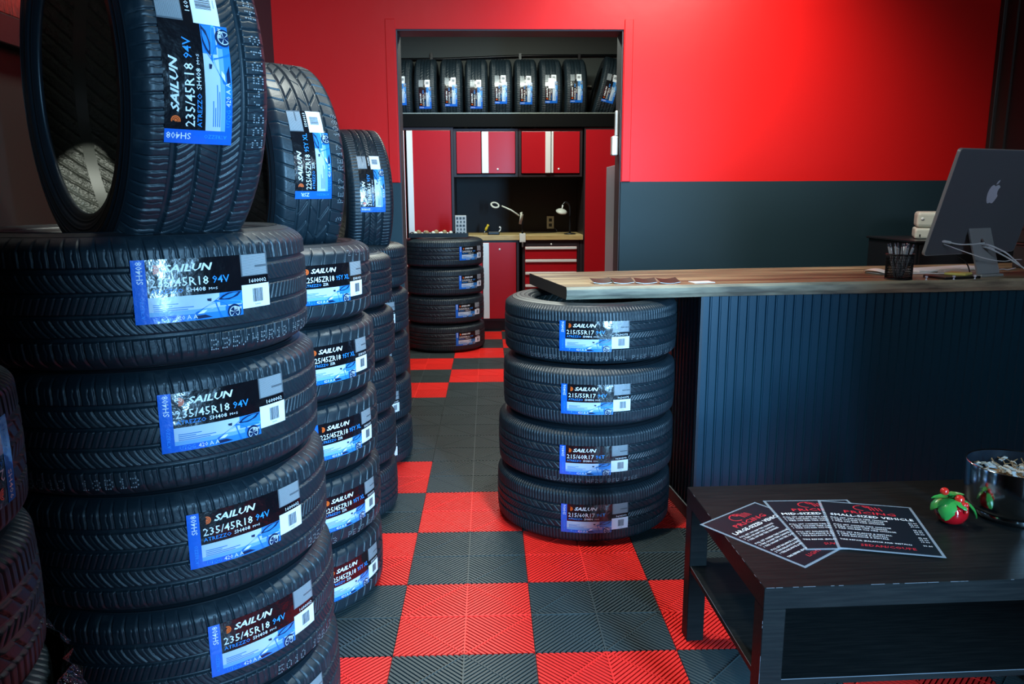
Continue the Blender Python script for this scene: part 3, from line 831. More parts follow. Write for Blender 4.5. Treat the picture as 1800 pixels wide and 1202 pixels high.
def stand():
    top = Vector((0, -.022 - math.sin(TILT) * .05, .205)); bot = Vector((0, -.098, .012))
    d = (top - bot); L = d.length; d.normalize(); nrm = Vector((0, -d.z, d.y))
    n0 = []
    hole = [(.020 * math.cos(2 * PI * k / 20) * .62, L * .60 + .020 * math.sin(2 * PI * k / 20)) for k in range(20)]
    outer = []
    for k in range(20):
        a = 2 * PI * k / 20; cx, cy = math.cos(a), math.sin(a)
        hw, up, dn = NW, L * .40, L * .60
        s = min(hw / abs(cx) if abs(cx) > 1e-6 else 9, (up / cy if cy > 1e-6 else (dn / -cy if cy < -1e-6 else 9)))
        outer.append((cx * s, L * .60 + cy * s))
    cs = [(NW, L), (-NW, L), (-NW, 0), (NW, 0)]
    for c in cs:
        i = min(range(20), key=lambda k: (outer[k][0] - c[0]) ** 2 + (outer[k][1] - c[1]) ** 2); outer[i] = c
    th = .007
    def P(q, h): return bot + Vector((q[0], 0, 0)) + d * q[1] + nrm * h
    bm = b.bm; fo = [bm.verts.new(P(q, 0)) for q in outer]; fi = [bm.verts.new(P(q, 0)) for q in hole]; bo = [bm.verts.new(P(q, -th)) for q in outer]; bi = [bm.verts.new(P(q, -th)) for q in hole]
    for k in range(20):
        j = (k + 1) % 20
        bm.faces.new((fo[k], fo[j], fi[j], fi[k])); bm.faces.new((bo[j], bo[k], bi[k], bi[j])); bm.faces.new((fo[j], fo[k], bo[k], bo[j])); bm.faces.new((fi[k], fi[j], bi[j], bi[k]))
    b.obj('stand_neck', M['alu'], imac)
    MB().box(-NW - .002, NW + .002, -.115, .075, 0, .010, bev=.003).obj('stand_foot', M['alu'], imac)
    MB().tube([(-NW, top.y + .010, top.z), (NW, top.y + .010, top.z)], .0085, 16).obj('hinge', M['alu'], imac)
stand()
def loc(x, y, z):      # computer frame to world
    return tuple(imac.matrix_basis @ Vector((x, y, z))) if False else tuple(ctr + ux * x - nb * y + Vector((0, 0, ZT + z)))
def cable(label, P, r=.0026, m='cable', name='cable', plug=None):
    t = thing(name, label, 'cable', P[0])
    o = MB().tube(curve_pts(P, 8), r, 8).obj('cord', M[m], t); o.matrix_parent_inverse = Matrix.Translation(-Vector(P[0]))
    if plug:
        o = MB().tube(plug[0], plug[1], 10).obj('plug', M[m], t); o.matrix_parent_inverse = Matrix.Translation(-Vector(P[0]))
cable('white cable plugged into lower back of the computer, running behind its stand', [loc(-.165, -.035, .135), loc(-.13, -.052, .128), loc(-.08, -.060, .126), loc(-.02, -.060, .128), loc(.0, -.066, .13)], .0028, plug=([loc(-.20, -.022, .142), loc(-.16, -.037, .134)], .0055))
cable('thin white cable sagging in front of the computer stand', [loc(-.19, -.03, .13), loc(-.14, -.07, .105), loc(-.07, -.125, .075), loc(.02, -.135, .062), loc(.10, -.125, .064), loc(.16, -.12, .062)], .0018)
cable('upper white cable hanging out of the stand hole to the right', [loc(-.004, -.05, .123), loc(.002, -.085, .122), loc(.05, -.12, .095), loc(.10, -.14, .055), loc(.15, -.14, .028), loc(.24, -.14, .012), loc(.36, -.15, .004)], .0030)
cable('lower white cable hanging out of the stand hole to the right', [loc(-.004, -.05, .116), loc(.000, -.088, .110), loc(.05, -.125, .078), loc(.10, -.15, .044), loc(.16, -.16, .018), loc(.26, -.17, .005), loc(.36, -.18, .004)], .0030, plug=([loc(-.001, -.085, .114), loc(.014, -.098, .104)], .0052))
cable('white cable lying on the counter right of the computer stand', [loc(.06, .0, .004), loc(.12, -.03, .008), loc(.2, -.02, .014), loc(.30, .02, .004), loc(.4, .05, .004)], .0026)
cable('pale cable lying on the counter behind the computer stand', [loc(-.20, .10, .003), loc(-.14, .06, .005), loc(-.08, .03, .004), loc(-.04, .06, .010), loc(.0, .03, .004)], .0022)
cable('black cable curling down in front of the yellow notes', [loc(-.085, .0, .09), loc(-.075, -.045, .06), loc(-.078, -.07, .025), loc(-.11, -.09, .004), loc(-.16, -.10, .003)], .0026, 'blackp')
# keyboard, notes, pad, small knobs
kb = thing('keyboard', 'slim white keyboard lying behind the computer', 'keyboard', (1.945, 3.225, ZT), R_(22))
MB().box(-.209, .209, -.057, .057, 0, .009, bev=.003).obj('tray', M['whitep'], kb)
b = MB()
for r in range(5):
    for c in range(14):
        if r == 0 and 4 <= c <= 8: continue
        b.box(-.196 + c * .0283, -.196 + c * .0283 + .0245, -.048 + r * .0195, -.048 + r * .0195 + .0165, .009, .0112)
b.box(-.196 + 4 * .0283, -.196 + 8 * .0283 + .0245, -.048, -.0315, .009, .0112)
o = b.obj('keys', M['l_white'], kb)
nt = thing('sticky_notes', 'pad of yellow sticky notes beside the computer stand', 'note pad', loc(-.128, -.06, .0105), R_(40))
MB().box(-.038, .038, -.038, .038, 0, .008, bev=.001).obj('paper_block', M['yellow'], nt)
o = MB().box(-.085, .085, -.055, .055, 0, .010, bev=.003).obj('note_tray', M['blackp'], None, loc(-.172, -.065, 0), (0, 0, R_(14)))
tag(o, 'flat black tray under the yellow sticky notes', 'tray')
for i, (px, y0) in enumerate(((1.665, 2.855), (1.776, 2.862), (1.862, 2.868))):
    t = thing('glass_knob', 'tiny clear knob on the counter front, %s' % ['nearest the pencil cup', 'in front of the black tray', 'in front of the computer stand'][i], 'knob', (px, y0 - .002, ZT), 0, 'tiny clear knobs along the counter front')
    MB().lathe([(0, 0), (.0042, 0), (.0042, .002), (.0022, .004), (.0022, .008), (.0055, .010), (.0055, .015), (0, .016)], 14).obj('knob_body', M['logo'], t)
# behind the counter
pc = thing('office_cabinet', 'dark cabinet behind the counter carrying the white printer', 'cabinet', (2.36, 3.93, 0))
box_obj('body', (-.27, .27, -.24, .24, 0, 1.025), M['blackp'], pc, .004); box_obj('top', (-.28, .28, -.25, .25, 1.025, 1.037), M['blackp'], pc, .003)
box_obj('door', (-.26, .26, -.252, -.24, .05, 1.015), M['blackp'], pc, .002)
pr = thing('printer', 'small white printer half hidden behind the computer', 'printer', (2.38, 3.86, 1.037), R_(-26))
b = MB(); b.box(-.19, .19, -.11, .13, .0, .055, bev=.012, seg=3); b.obj('lower_body', M['cream'], pr)
b = MB(); b.box(-.186, .186, -.106, .13, .0575, .135, bev=.016, seg=3); b.obj('upper_body', M['cream'], pr)
MB().lathe([(0, 0), (.008, 0), (.008, .002), (0, .002)], 16, mtx=Matrix.Translation((-.16, -.1055, .10)) @ Matrix.Rotation(PI / 2, 4, 'X')).obj('power_button', M['whitep'], pr)
box_obj('indicator', (-.169, -.163, -.1115, -.108, .012, .024), M['blackp'], pr)
gb = thing('storage_bin', 'dark teal plastic bin behind the computer at right edge', 'bin', (2.42, 3.27, ZT), R_(6))
b = MB()
for (s, z0, z1) in ((.100, 0, .10), (.106, .10, .112), (.110, .112, .168)): b.box(-s, s, -s * .6, s * .6, z0, z1, bev=.006)
b.obj('bin_body', M['greybox'], gb); box_obj('lid', (-.116, .116, -.072, .072, .168, .182), M['greybox'], gb, .006)
bb = thing('cash_tin', 'small dark blue box on the counter at right edge', 'box', (2.375, 3.115, ZT), R_(8))
box_obj('tin_body', (-.05, .05, -.035, .035, 0, .05), M['bluep'], bb, .004); box_obj('lid', (-.052, .052, -.037, .037, .05, .064), M['bluep'], bb, .004)
b = MB(); b.tube([(-.075, .02, .002), (-.075, .02, .2), (-.07, .02, .235)], .005, 8); b.obj('antenna', M['blackp'], gb)

# ------------------------------------------------------------------ coffee table
TA = R_(1.6); tb = thing('coffee_table', 'low black-brown coffee table with worn edges in the front right corner', 'table', (.574, 1.466, 0), TA)
MB().box(0, .90, 0, .572, .400, .450, bev=.0012, seg=1).obj('tabletop', M['table'], tb)
for x in (0, .85):
    for y in (0, .522): MB().box(x + .0005, x + .0495, y + .0005, y + .0495, 0, .3995, bev=.0012, seg=1).obj('leg', M['table'], tb)
MB().box(.003, .897, .003, .569, .217, .233, bev=.001, seg=1).obj('lower_shelf', M['table'], tb)
b = MB()
random.seed(9)
for k in range(16):
    x = random.uniform(0, .6); L = random.uniform(.005, .03); b.box(x, x + L, -.0005, .0004, .4495, .4504)
for k in range(16):
    z = random.uniform(.05, .40); L = random.uniform(.004, .03); b.box(-.0004, .0005, -.0005, .0004, z, z + L)
for k in range(12):
    y = random.uniform(0, .5); L = random.uniform(.01, .05); b.box(-.0005, .0004, y, y + L, .4495, .4504)
b.box(.05, .85, .0022, .0032, .2318, .2334); b.box(.0022, .0032, .05, .52, .2318, .2334)
b.obj('worn_edge', M['worn'], tb)
# price sheets
def sheet(x, y, ang, z, head, foot, label, rev=0):
    t = thing('price_sheet', label, 'price list', (x, y, z), ang, 'laminated price sheets on the coffee table')
    W2, H2 = .115, .145
    lam = MB().box(-W2, W2, -H2, H2, 0, .0008).obj('lamination', M['laminate'], t)
    pg = MB().box(-W2 + .007, W2 - .007, -H2 + .006, H2 - .006, .0009, .0013).obj('printed_page', M['page'], t)
    V = []; T = []; MI = []
    def put(s, u, v, size, mi, bold=0., right=False, width=None):
        nonlocal V, T, MI
        P, tr = text2d(s, size, bold, 0, 1, 1.05)
        if width: P = P * np.array([width / P[:, 0].max(), 1.])
        if right == 'c': u = -P[:, 0].max() / 2
        elif right: u = u - P[:, 0].max()
        n = len(V); V += [(a + u, c + v, .0016) for a, c in P]; T += [tuple(int(q) + n for q in r) for r in tr]; MI += [mi] * len(tr)
    def poly(P, mi):
        n = len(V); V.extend([(a, c, .0016) for a, c in P]); T.extend([(n, n + i, n + i + 1) for i in range(1, len(P) - 1)]); MI.extend([mi] * (len(P) - 2))
    def stroke(P, w, mi):
        for (a, c), (d, e) in zip(P[:-1], P[1:]):
            L = math.hypot(d - a, e - c) or 1; nx, ny = -(e - c) / L * w, (d - a) / L * w
            poly([(a + nx, c + ny), (a - nx, c - ny), (d - nx, e - ny), (d + nx, e + ny)], mi)
    cy = .112       # red emblem: a wrench-like loop with three rays
    stroke([(.030 * math.cos(a) * .8 - .008, cy + .017 * math.sin(a)) for a in np.linspace(.5, 4.6, 14)], .0017, 0)
    stroke([(-.012, cy + .019), (.000, cy + .004), (.004, cy + .014), (.010, cy - .012)], .0017, 0)
    for k in range(3): stroke([(.012 + .009 * k, cy + .012 - .002 * k), (.018 + .009 * k, cy - .012)], .0015, 0)
    put('PRICING', 0, .073, .022, 0, .014, 'c', .125)
    put(head, 0, .050, .0185, 1, .018, 'c', .196)
    rows = [('FULL SET OFF-RIM TIRE CHANGE', .033), ('2 TIRE OFF-RIM TIRE CHANGE', .022), ('1 TIRE OFF RIM TIRE CHANGE', .011), ('FULL SET ON/RIM TIRE CHANGE', -.010), ('2 TIRE ON-RIM TIRE CHANGE', -.021), ('1 TIRE ON-RIM ON TIRE CHANGE', -.032),
            ('FULL SET BALANCE & INSTALL', -.053), ('2 TIRE BALANCE & INSTALL', -.064), ('1 TIRE BALANCE & INSTALL', -.075), ('TIRE REPAIR (BALANCE AND INSTALL)', -.096)]
    pr_ = ['80.00', '55.00', '30.00', '75.00', '50.00', '25.00', '45.00', '35.00', '15.00', '35.00']
    for (s, v), q in zip(rows, pr_):
        put(s, -.101, v, .0088, 1, .012); put(q, .101, v, .0088, 1, .010, True)
    put(foot, 0, -.122, .0165, 0, .008, 'c', .12)
    me = mesh_np('price_print', V, tris=T, mats=[M['ink_red'], M['ink_white']], midx=MI, smooth=False)
    link(bpy.data.objects.new('lettering', me), pg)
sheet(.702, 1.733, R_(36.), .4505, 'LARGE-SIZED VEHICLE', 'LIGHT TRUCK', 'laminated black price sheet for large-sized vehicles, leftmost of three')
sheet(.846, 1.775, R_(-.5), .4524, 'MID-SIZED VEHICLE', 'SUV/CROSSOVER', 'laminated black price sheet for mid-sized vehicles, middle of three')
sheet(.953, 1.744, R_(-14.5), .4543, 'SMALL-SIZED VEHICLE', 'SEDAN/COUPE', 'laminated black price sheet for small-sized vehicles, on top at right')
# glazed fruit ornament
orn = thing('fruit_ornament', 'glossy red glazed fruit ornament with green leaves and berries', 'ornament', (1.156, 1.772, .4502))
b = MB(); b.lathe([(0, .0), (.018, .001), (.030, .008), (.0375, .022), (.0385, .034), (.034, .048), (.024, .058), (.012, .061), (0, .059)], 32); b.obj('fruit_body', M['glassred'], orn)
def leaf_obj(az, el, L, Wd, base, droop, nm='leaf', roll=0.):
    V = []; Q = []; nu, nv = 10, 6
    for i in range(nu + 1):
        t = i / nu; w = Wd * (math.sin(PI * min(1, t * .92 + .08)) ** .8) * (1 + .10 * math.sin(t * 40))
        for j in range(nv + 1):
            s = -1 + 2 * j / nv
            V.append((L * t, w * s, -droop * t * t + .006 * abs(s) * (1 - t) - .0015 * (1 - abs(s)) + (.001 if abs(s) < .1 else 0)))
    n = len(V); V += [(a, c, z - .0012) for a, c, z in V]
    for i in range(nu):
        for j in range(nv):
            a = i * (nv + 1) + j; Q.append((a, a + nv + 1, a + nv + 2, a + 1)); Q.append((n + a + 1, n + a + nv + 2, n + a + nv + 1, n + a))
    o = link(bpy.data.objects.new(nm, mesh_np(nm, V, quads=Q, mats=[M['leaf']])), orn)
    o.location = base; o.rotation_euler = (roll, R_(-el), R_(az))
def hug_leaf(az, t0, t1, half, lift, tw=0.):
    prof = [(.010, .0655), (.024, .0625), (.036, .054), (.0425, .044), (.0435, .034), (.042, .022), (.037, .010)]
    pr = catmull(prof, 6); V = []; Q = []; nu, nv = 12, 8
    for i in range(nu + 1):
        t = i / nu; f = (t0 + (t1 - t0) * t) * (len(pr) - 1); k = min(int(f), len(pr) - 2); rr, zz = pr[k] + (pr[k + 1] - pr[k]) * (f - k)
        w = half * math.sin(PI * min(1, t * .93 + .07)) ** .75 * (1 + .08 * math.sin(t * 50))
        for j in range(nv + 1):
            sgn = -1 + 2 * j / nv; a = R_(az + tw * t) + sgn * w / max(rr, .016)
            lf = lift * t * t + .0012 * (1 - abs(sgn)) + .0006
            V.append(((rr + lf) * math.cos(a), (rr + lf) * math.sin(a), zz + lf * .4))
    n = len(V); V += [(x * .975, y * .975, z - .0006) for x, y, z in V]
    for i in range(nu):
        for j in range(nv):
            a = i * (nv + 1) + j; Q.append((a, a + 1, a + nv + 2, a + nv + 1)); Q.append((n + a, n + a + nv + 1, n + a + nv + 2, n + a + 1))
    link(bpy.data.objects.new('leaf', mesh_np('leaf', V, quads=Q, mats=[M['leaf']])), orn)
hug_leaf(222, .0, .92, .021, .002); hug_leaf(172, .05, .75, .018, .006); hug_leaf(-28, .05, .95, .013, .016); hug_leaf(262, .0, .45, .010, .004, 20); hug_leaf(60, .1, .8, .018, .01)
leaf_obj(182, 4, .056, .012, (-.004, -.006, .069), .003); leaf_obj(18, 10, .052, .014, (-.014, -.004, .070), .010); leaf_obj(95, 0, .045, .014, (0, .008, .068), .01)
b = MB(); b.sphere((-.019, .006, .080), .0105); b.obj('berry', M['berry'], orn)
for k, (x, y, z, r) in enumerate(((.008, -.014, .066, .0125), (.018, -.026, .056, .0075), (.010, -.030, .058, .007), (.002, -.027, .055, .0065), (.014, -.034, .050, .006), (.012, -.038, .043, .0055))):
    b = MB(); b.sphere((x, y, z), r); b.obj('berry', M['berry'], orn)
# bowl
bw = thing('metal_bowl', 'polished dark steel bowl of wood chips on the coffee table', 'bowl', (1.338, 1.805, .4502), 0)
b = MB(); b.lathe([(0, .020), (.088, .021), (.104, .024), (.1115, .032), (.1135, .044), (.1165, .138), (.1155, .1405), (.1135, .140), (.1105, .046), (.103, .034), (0, .030)], 72); b.obj('bowl_wall', [M['steel']], bw)
b = MB(); b.lathe([(0, 0), (.082, 0), (.085, .003), (.085, .017), (.080, .0205), (0, .0205)], 56); b.obj('foot_ring', M['steel'], bw)
b = MB(); b.lathe([(.1130, .138), (.1100, .047), (.1022, .0347), (0, .0305)], 64); b.obj('lining', M['bowl_in'], bw)
b = MB(); random.seed(21)
b.lathe([(0, .104), (.06, .102), (.1105, .094), (.1105, .08), (0, .08)], 32, mi=2)
for k in range(120):
    r = .105 * math.sqrt(random.random()); a = random.uniform(0, 2 * PI)
    m = Matrix.Translation((r * math.cos(a), r * math.sin(a), .107 + random.uniform(-.004, .012))) @ Matrix.Rotation(random.uniform(0, 6), 4, 'Z') @ Matrix.Rotation(random.uniform(-.7, .7), 4, 'Y')
    q = random.random()
    if q < .75: b.box(-.010, .010, -.005, .005, -.001, .0015, mi=0 if q < .5 else 1, mtx=m)
    else: b.tube([tuple(m @ Vector(p)) for p in ((-.018, 0, 0), (-.005, .004, .004), (.008, 0, .002), (.018, -.004, .006))], .0013, 5, mi=2)
o = b.obj('wood_chips', [M['chip'], M['chipb'], M['chipbr']], None, (1.338, 1.805, .4502))
tag(o, 'pale wood chips and twigs heaped inside the steel bowl', 'wood chips', kind='stuff')

# ------------------------------------------------------------------ back room
YF = 7.15
def cab_door(parent, x0, x1, z0, z1, y, hx=None, lock=None, hw=(.018, .05)):
    d = MB().box(x0, x1, y - .020, y, z0, z1, bev=.003).obj('door', M['cab_red'], parent)
    if hx is not None:
        b = MB(); b.box(hx[0], hx[1], y - .034, y - .020, z0 + .002, z1 - .002, bev=.004); b.obj('handle', M['handle'], d)
    if lock:
        MB().lathe([(0, 0), (.009, 0), (.009, .004), (.004, .005), (0, .005)], 14, mtx=Matrix.Translation((lock[0], y - .020, lock[1])) @ Matrix.Rotation(PI / 2, 4, 'X')).obj('lock', M['handle'], d)
    return d
def carcass(parent, x0, x1, z0, z1, y0, y1, t=.022, m='cab_dark'):
    b = MB()
    b.box(x0, x0 + t, y0, y1, z0, z1); b.box(x1 - t, x1, y0, y1, z0, z1); b.box(x0 + t, x1 - t, y0, y1, z1 - t, z1); b.box(x0 + t, x1 - t, y0, y1, z0, z0 + t); b.box(x0 + t, x1 - t, y1 - .01, y1, z0 + t, z1 - t)
    b.obj('carcass', M[m], parent)
lk = thing('tall_locker', 'tall red two-door locker at left of the back room', 'locker', (0, 0, 0))
carcass(lk, -1.14, -.302, .06, 1.868, YF, 7.74)
box_obj('toe_kick', (-1.12, -.32, YF + .05, 7.70, 0, .06), M['blackp'], lk)
cab_door(lk, -1.115, -.740, .085, 1.842, YF + .004, (-.757, -.742)); cab_door(lk, -.724, -.328, .085, 1.842, YF + .004, (-.722, -.668))
lr = thing('tall_locker', 'tall plain bright red locker at right of the back room', 'locker', (0, 0, 0))
carcass(lr, .888, 1.50, .06, 1.868, YF, 7.74)
box_obj('toe_kick', (.91, 1.48, YF + .05, 7.70, 0, .06), M['blackp'], lr)
cab_door(lr, .900, 1.488, .075, 1.846, YF + .002)
for nm, x0, x1, hx, lx in (('left', -.300, .284, (-.030, .018, -.03, .0), .098), ('right', .290, .872, (.545, .577, .59, .612), .655)):
    w = thing('wall_cabinet', 'red wall cabinet above the workbench, %s of the pair' % nm, 'cabinet', (0, 0, 0), 0, 'red wall cabinets over the workbench')
    carcass(w, x0, x1, 1.432, 1.858, YF + .02, 7.74)
    xm = (hx[1] + hx[2]) / 2 if nm == 'right' else .0
    if nm == 'left':
        cab_door(w, x0 + .026, -.052, 1.462, 1.832, YF + .024, None); cab_door(w, -.046, x1 - .026, 1.462, 1.832, YF + .024, (-.046, .016), (lx, 1.50))
    else:
        cab_door(w, x0 + .026, .582, 1.462, 1.832, YF + .024, (.532, .582)); cab_door(w, .588, x1 - .026, 1.462, 1.832, YF + .024, (.588, .606), (lx, 1.50))
struct('wall_far_panel', MB().box(-.300, .886, 7.70, 7.776, .86, 1.86), M['black_wall'])
lc = thing('base_cabinet', 'red cabinet with silver handle under the pale workbench', 'cabinet', (0, 0, 0))
carcass(lc, -.296, .290, .10, .855, YF, 7.70)
box_obj('toe_kick', (-.28, .275, YF + .05, 7.66, 0, .10), M['blackp'], lc)
cab_door(lc, -.274, -.052, .124, .836, YF + .004); cab_door(lc, -.046, .262, .124, .836, YF + .004, (-.046, .012), (.11, .775))
ch = thing('tool_chest', 'red drawer chest with silver pulls under the workbench', 'tool chest', (0, 0, 0))
carcass(ch, .322, .850, .10, .855, YF, 7.70)
box_obj('toe_kick', (.34, .83, YF + .05, 7.66, 0, .10), M['blackp'], ch)
box_obj('top_rail', (.345, .828, YF - .004, YF + .01, .800, .834), M['cab_dark'], ch)
MB().lathe([(0, 0), (.008, 0), (.008, .005), (0, .005)], 14, mtx=Matrix.Translation((.59, YF - .004, .818)) @ Matrix.Rotation(PI / 2, 4, 'X')).obj('lock', M['handle'], ch)
for z0, z1 in ((.682, .797), (.566, .679), (.450, .563), (.29, .447), (.124, .287)):
    d = MB().box(.345, .828, YF - .016, YF + .3, z0, z1, bev=.003).obj('drawer', M['cab_red'], ch)
    MB().box(.347, .826, YF - .030, YF - .016, z1 - .026, z1 - .001, bev=.004).obj('handle', M['handle'], d)
box_obj_ = MB().box(.855, .884, YF, YF + .03, 0, .855).obj('bench_leg', M['cab_dark'])
tag(box_obj_, 'dark upright post supporting the right end of workbench', 'post')
box_obj_ = MB().box(-.298, .884, YF - .025, 7.70, .857, .905, bev=.004).obj('workbench_top', M['pale_wood'])
tag(box_obj_, 'pale wooden workbench top over red cabinet and drawers', 'worktop')
# shelf above the cabinets
sh = thing('high_shelf', 'pale shelf edge above a dark board that stands for the shaded gap', 'shelf', (0, 0, 0))
b = MB(); b.box(-1.40, 1.50, YF - .02, YF + .004, 1.872, 1.985); b.obj('gap_shade_board', M['shelf'], sh)  # dark board put where the gap below the shelf edge is only shaded
b = MB(); b.box(-1.40, 1.50, YF - .024, YF - .002, 1.985, 1.993); b.obj('front_edge', M['shelf_edge'], sh)
cd = thing('wall_conduit', 'black cable run with clips along the far wall', 'conduit', (0, 0, 0))
MB().tube([(-1.4, 7.755, 2.545), (-.4, 7.755, 2.555), (.4, 7.755, 2.585), (1.5, 7.755, 2.59)], .013, 8).obj('pipe', M['blackp'], cd)
for x in (-.52, .33, .90): box_obj('clip', (x - .012, x + .012, 7.735, 7.778, 2.545, 2.605), M['blackp'], cd)
t = thing('wall_hook', 'pale bar bracket on the far wall beside the leaning tire', 'hook', (.93, 7.74, 2.30))
box_obj('bar', (-.09, .09, -.02, .038, -.006, .008), M['cream'], t); box_obj('bracket', (-.08, .0, -.01, .038, -.05, -.006), M['blackp'], t)
# bench clutter
mg = thing('magnifier_lamp', 'white clamp-on magnifier lamp on the workbench edge', 'lamp', (.322, YF, .905))
b = MB(); b.box(-.028, .028, -.042, .035, .001, .013, bev=.003); b.box(-.028, .028, -.042, -.028, -.062, .002, bev=.003); b.box(-.028, .028, -.042, .02, -.066, -.054, bev=.003); b.obj('clamp', M['whitep'], mg)
box_obj('screw', (-.008, .008, -.040, -.022, -.11, -.066), M['metal'], mg, .002)
MB().tube([(0, -.01, .012), (0, -.005, .12), (-.022, 0, .18)], .010, 8).obj('lower_arm', M['wire'], mg)
MB().tube([(-.020, 0, .17), (-.10, .0, .225), (-.19, .01, .265)], .007, 8).obj('upper_arm', M['cream'], mg)
MB().tube([(-.02, -.005, .10), (-.005, -.02, .19), (-.012, -.01, .20)], .014, 8).obj('joint', M['cream'], mg)
MB().lathe([(.028, -.004), (.040, -.006), (.044, .004), (.030, .008)], 24, closed=True, mtx=Matrix.Translation((-.252, .0, .272)) @ Matrix.Rotation(R_(15), 4, 'Y') @ Matrix.Rotation(R_(38), 4, 'X')).obj('lens_ring', M['disc'], mg)
MB().tube([(-.21, .005, .272), (-.19, .01, .265)], .006, 6).obj('neck', M['wire'], mg)
dl = thing('desk_lamp', 'black gooseneck desk lamp with pale disc head on the workbench', 'lamp', (.768, 7.20, .905))
MB().lathe([(0, 0), (.055, 0), (.055, .010), (.012, .016), (0, .016)], 24).obj('base', M['blackp'], dl)
MB().tube(curve_pts([(.0, 0, .01), (.0, 0, .20), (-.01, 0, .27), (-.045, -.01, .295), (-.07, -.02, .27)], 5), .009, 8).obj('gooseneck', M['blackp'], dl)
MB().lathe([(0, -.012), (.050, -.008), (.054, .0), (.040, .012), (.012, .022), (0, .022)], 28, mtx=Matrix.Translation((-.082, -.03, .212)) @ Matrix.Rotation(R_(24), 4, 'X') @ Matrix.Rotation(R_(8), 4, 'Y')).obj('lamp_head', M['disc'], dl)
MB().tube([(-.070, -.02, .27), (-.078, -.026, .228)], .007, 8).obj('stem', M['whitep'], dl)
ol = thing('wall_outlet', 'pale electrical outlet on the black panel over the workbench', 'outlet', (.625, 7.692, 1.0))
box_obj('cover_plate', (-.036, .036, -.006, .006, -.062, .062), M['cream'], ol, .003)
for z in (-.028, .022): box_obj('socket', (-.015, .015, -.009, -.005, z - .014, z + .016), M['greybox'], ol, .002)
cable('thin black cable across the back of workbench', [(.66, 7.60, .95), (.68, 7.58, .912), (.60, 7.50, .909), (.45, 7.45, .909), (.36, 7.4, .909)], .004, 'blackp')
tp = thing('tape_gun', 'black hand tool with silver hook on the workbench left end', 'tool', (.055, 7.19, .905), R_(3))
box_obj('body', (-.055, .055, -.03, .03, 0, .032), M['blackp'], tp, .008)
MB().tube(curve_pts([(.05, -.005, .028), (.066, -.005, .05), (.062, -.005, .072), (.052, -.005, .066)], 4), .006, 8).obj('hook', M['handle'], tp)
sd = thing('screwdriver', 'yellow-handled screwdriver leaning on the workbench', 'tool', (-.040, 7.25, .907))
dm = Matrix.Rotation(R_(28), 4, 'Y')
MB().lathe([(0, .040), (.010, .042), (.013, .06), (.010, .085), (.013, .10), (0, .105)], 12, mtx=dm).obj('handle', M['yellowp'], sd); MB().lathe([(0, .0), (.004, .001), (.004, .042), (0, .042)], 8, mtx=dm).obj('shaft', M['metal'], sd)
# parts tray on the back room tires
pt = thing('parts_tray', 'black tray of loose hardware on the back room tires', 'tray', (-.40, 6.40, .9320))
b = MB(); b.box(-.24, .24, -.13, .13, 0, .006); b.box(-.24, .24, -.13, -.124, .006, .034); b.box(-.24, .24, .124, .13, .006, .034); b.box(-.24, -.234, -.124, .124, .006, .034); b.box(.234, .24, -.124, .124, .006, .034)
b.obj('tray_body', M['blackp'], pt)
random.seed(31)
sk = None
for k in range(14):
    x = random.uniform(-.21, .10); y = -.10 + .2 * (k % 5) / 5 + random.uniform(-.01, .01); x = -.215 + .31 * k / 13
    big = k % 3
    t = MB().lathe([(0, 0), (.014 + .004 * big, 0), (.016 + .004 * big, .006), (.012 + .003 * big, .022 + .010 * big), (.006, .030 + .010 * big), (0, .031 + .010 * big)], 10, smooth=False).obj('loose_fitting', M[('metal', 'cream', 'chipbr')[k % 3]], None, (-.40 + x, 6.40 + y, .9382 + .0))
    tag(t, 'small loose metal fitting in the black parts tray', 'fitting', 'loose fittings in the parts tray')
pb = thing('parts_box', 'upright white carton of small parts on the parts tray', 'box', (-.222, 6.42, .9385), R_(4))
box_obj('carton', (-.046, .046, -.03, .03, 0, .165), M['carton'], pb, .003)
b = MB()
for i in range(3):
    for j in range(5): b.box(-.038 + i * .027 + .006 * (j % 2), -.038 + i * .027 + .018, -.0312, -.030, .014 + j * .030, .014 + j * .030 + .018)
b.obj('printed_panel', M['greybox'], pb)
# stainless unit just inside the opening
st = thing('stainless_cabinet', 'stainless steel cabinet side just inside the opening at right', 'cabinet', (.792, 4.62, 0))
box_obj('side_panel', (0, .02, .0, .56, .08, 1.445), M['stain'], st, .003); box_obj('body', (.02, .62, .012, .548, .08, 1.44), M['cab_dark'], st, .003)
box_obj('edge_strip', (-.003, .010, -.006, .004, .08, 1.448), M['steel_edge'], st)
for x in (.04, .58):
    for y in (.05, .5): MB().lathe([(0, 0), (.02, 0), (.02, .08), (0, .08)], 12, mtx=Matrix.Translation((x, y, 0))).obj('foot', M['blackp'], st)
wd = thing('door_chime', 'white plastic device mounted on right side of the opening', 'device', (DX1 - .008, 4.39, 1.50))
box_obj('strip', (-.016, .0, -.018, .016, .085, .222), M['whitep'], wd, .006); box_obj('case', (-.034, .0, -.028, .028, -.02, .085), M['whitep'], wd, .006)
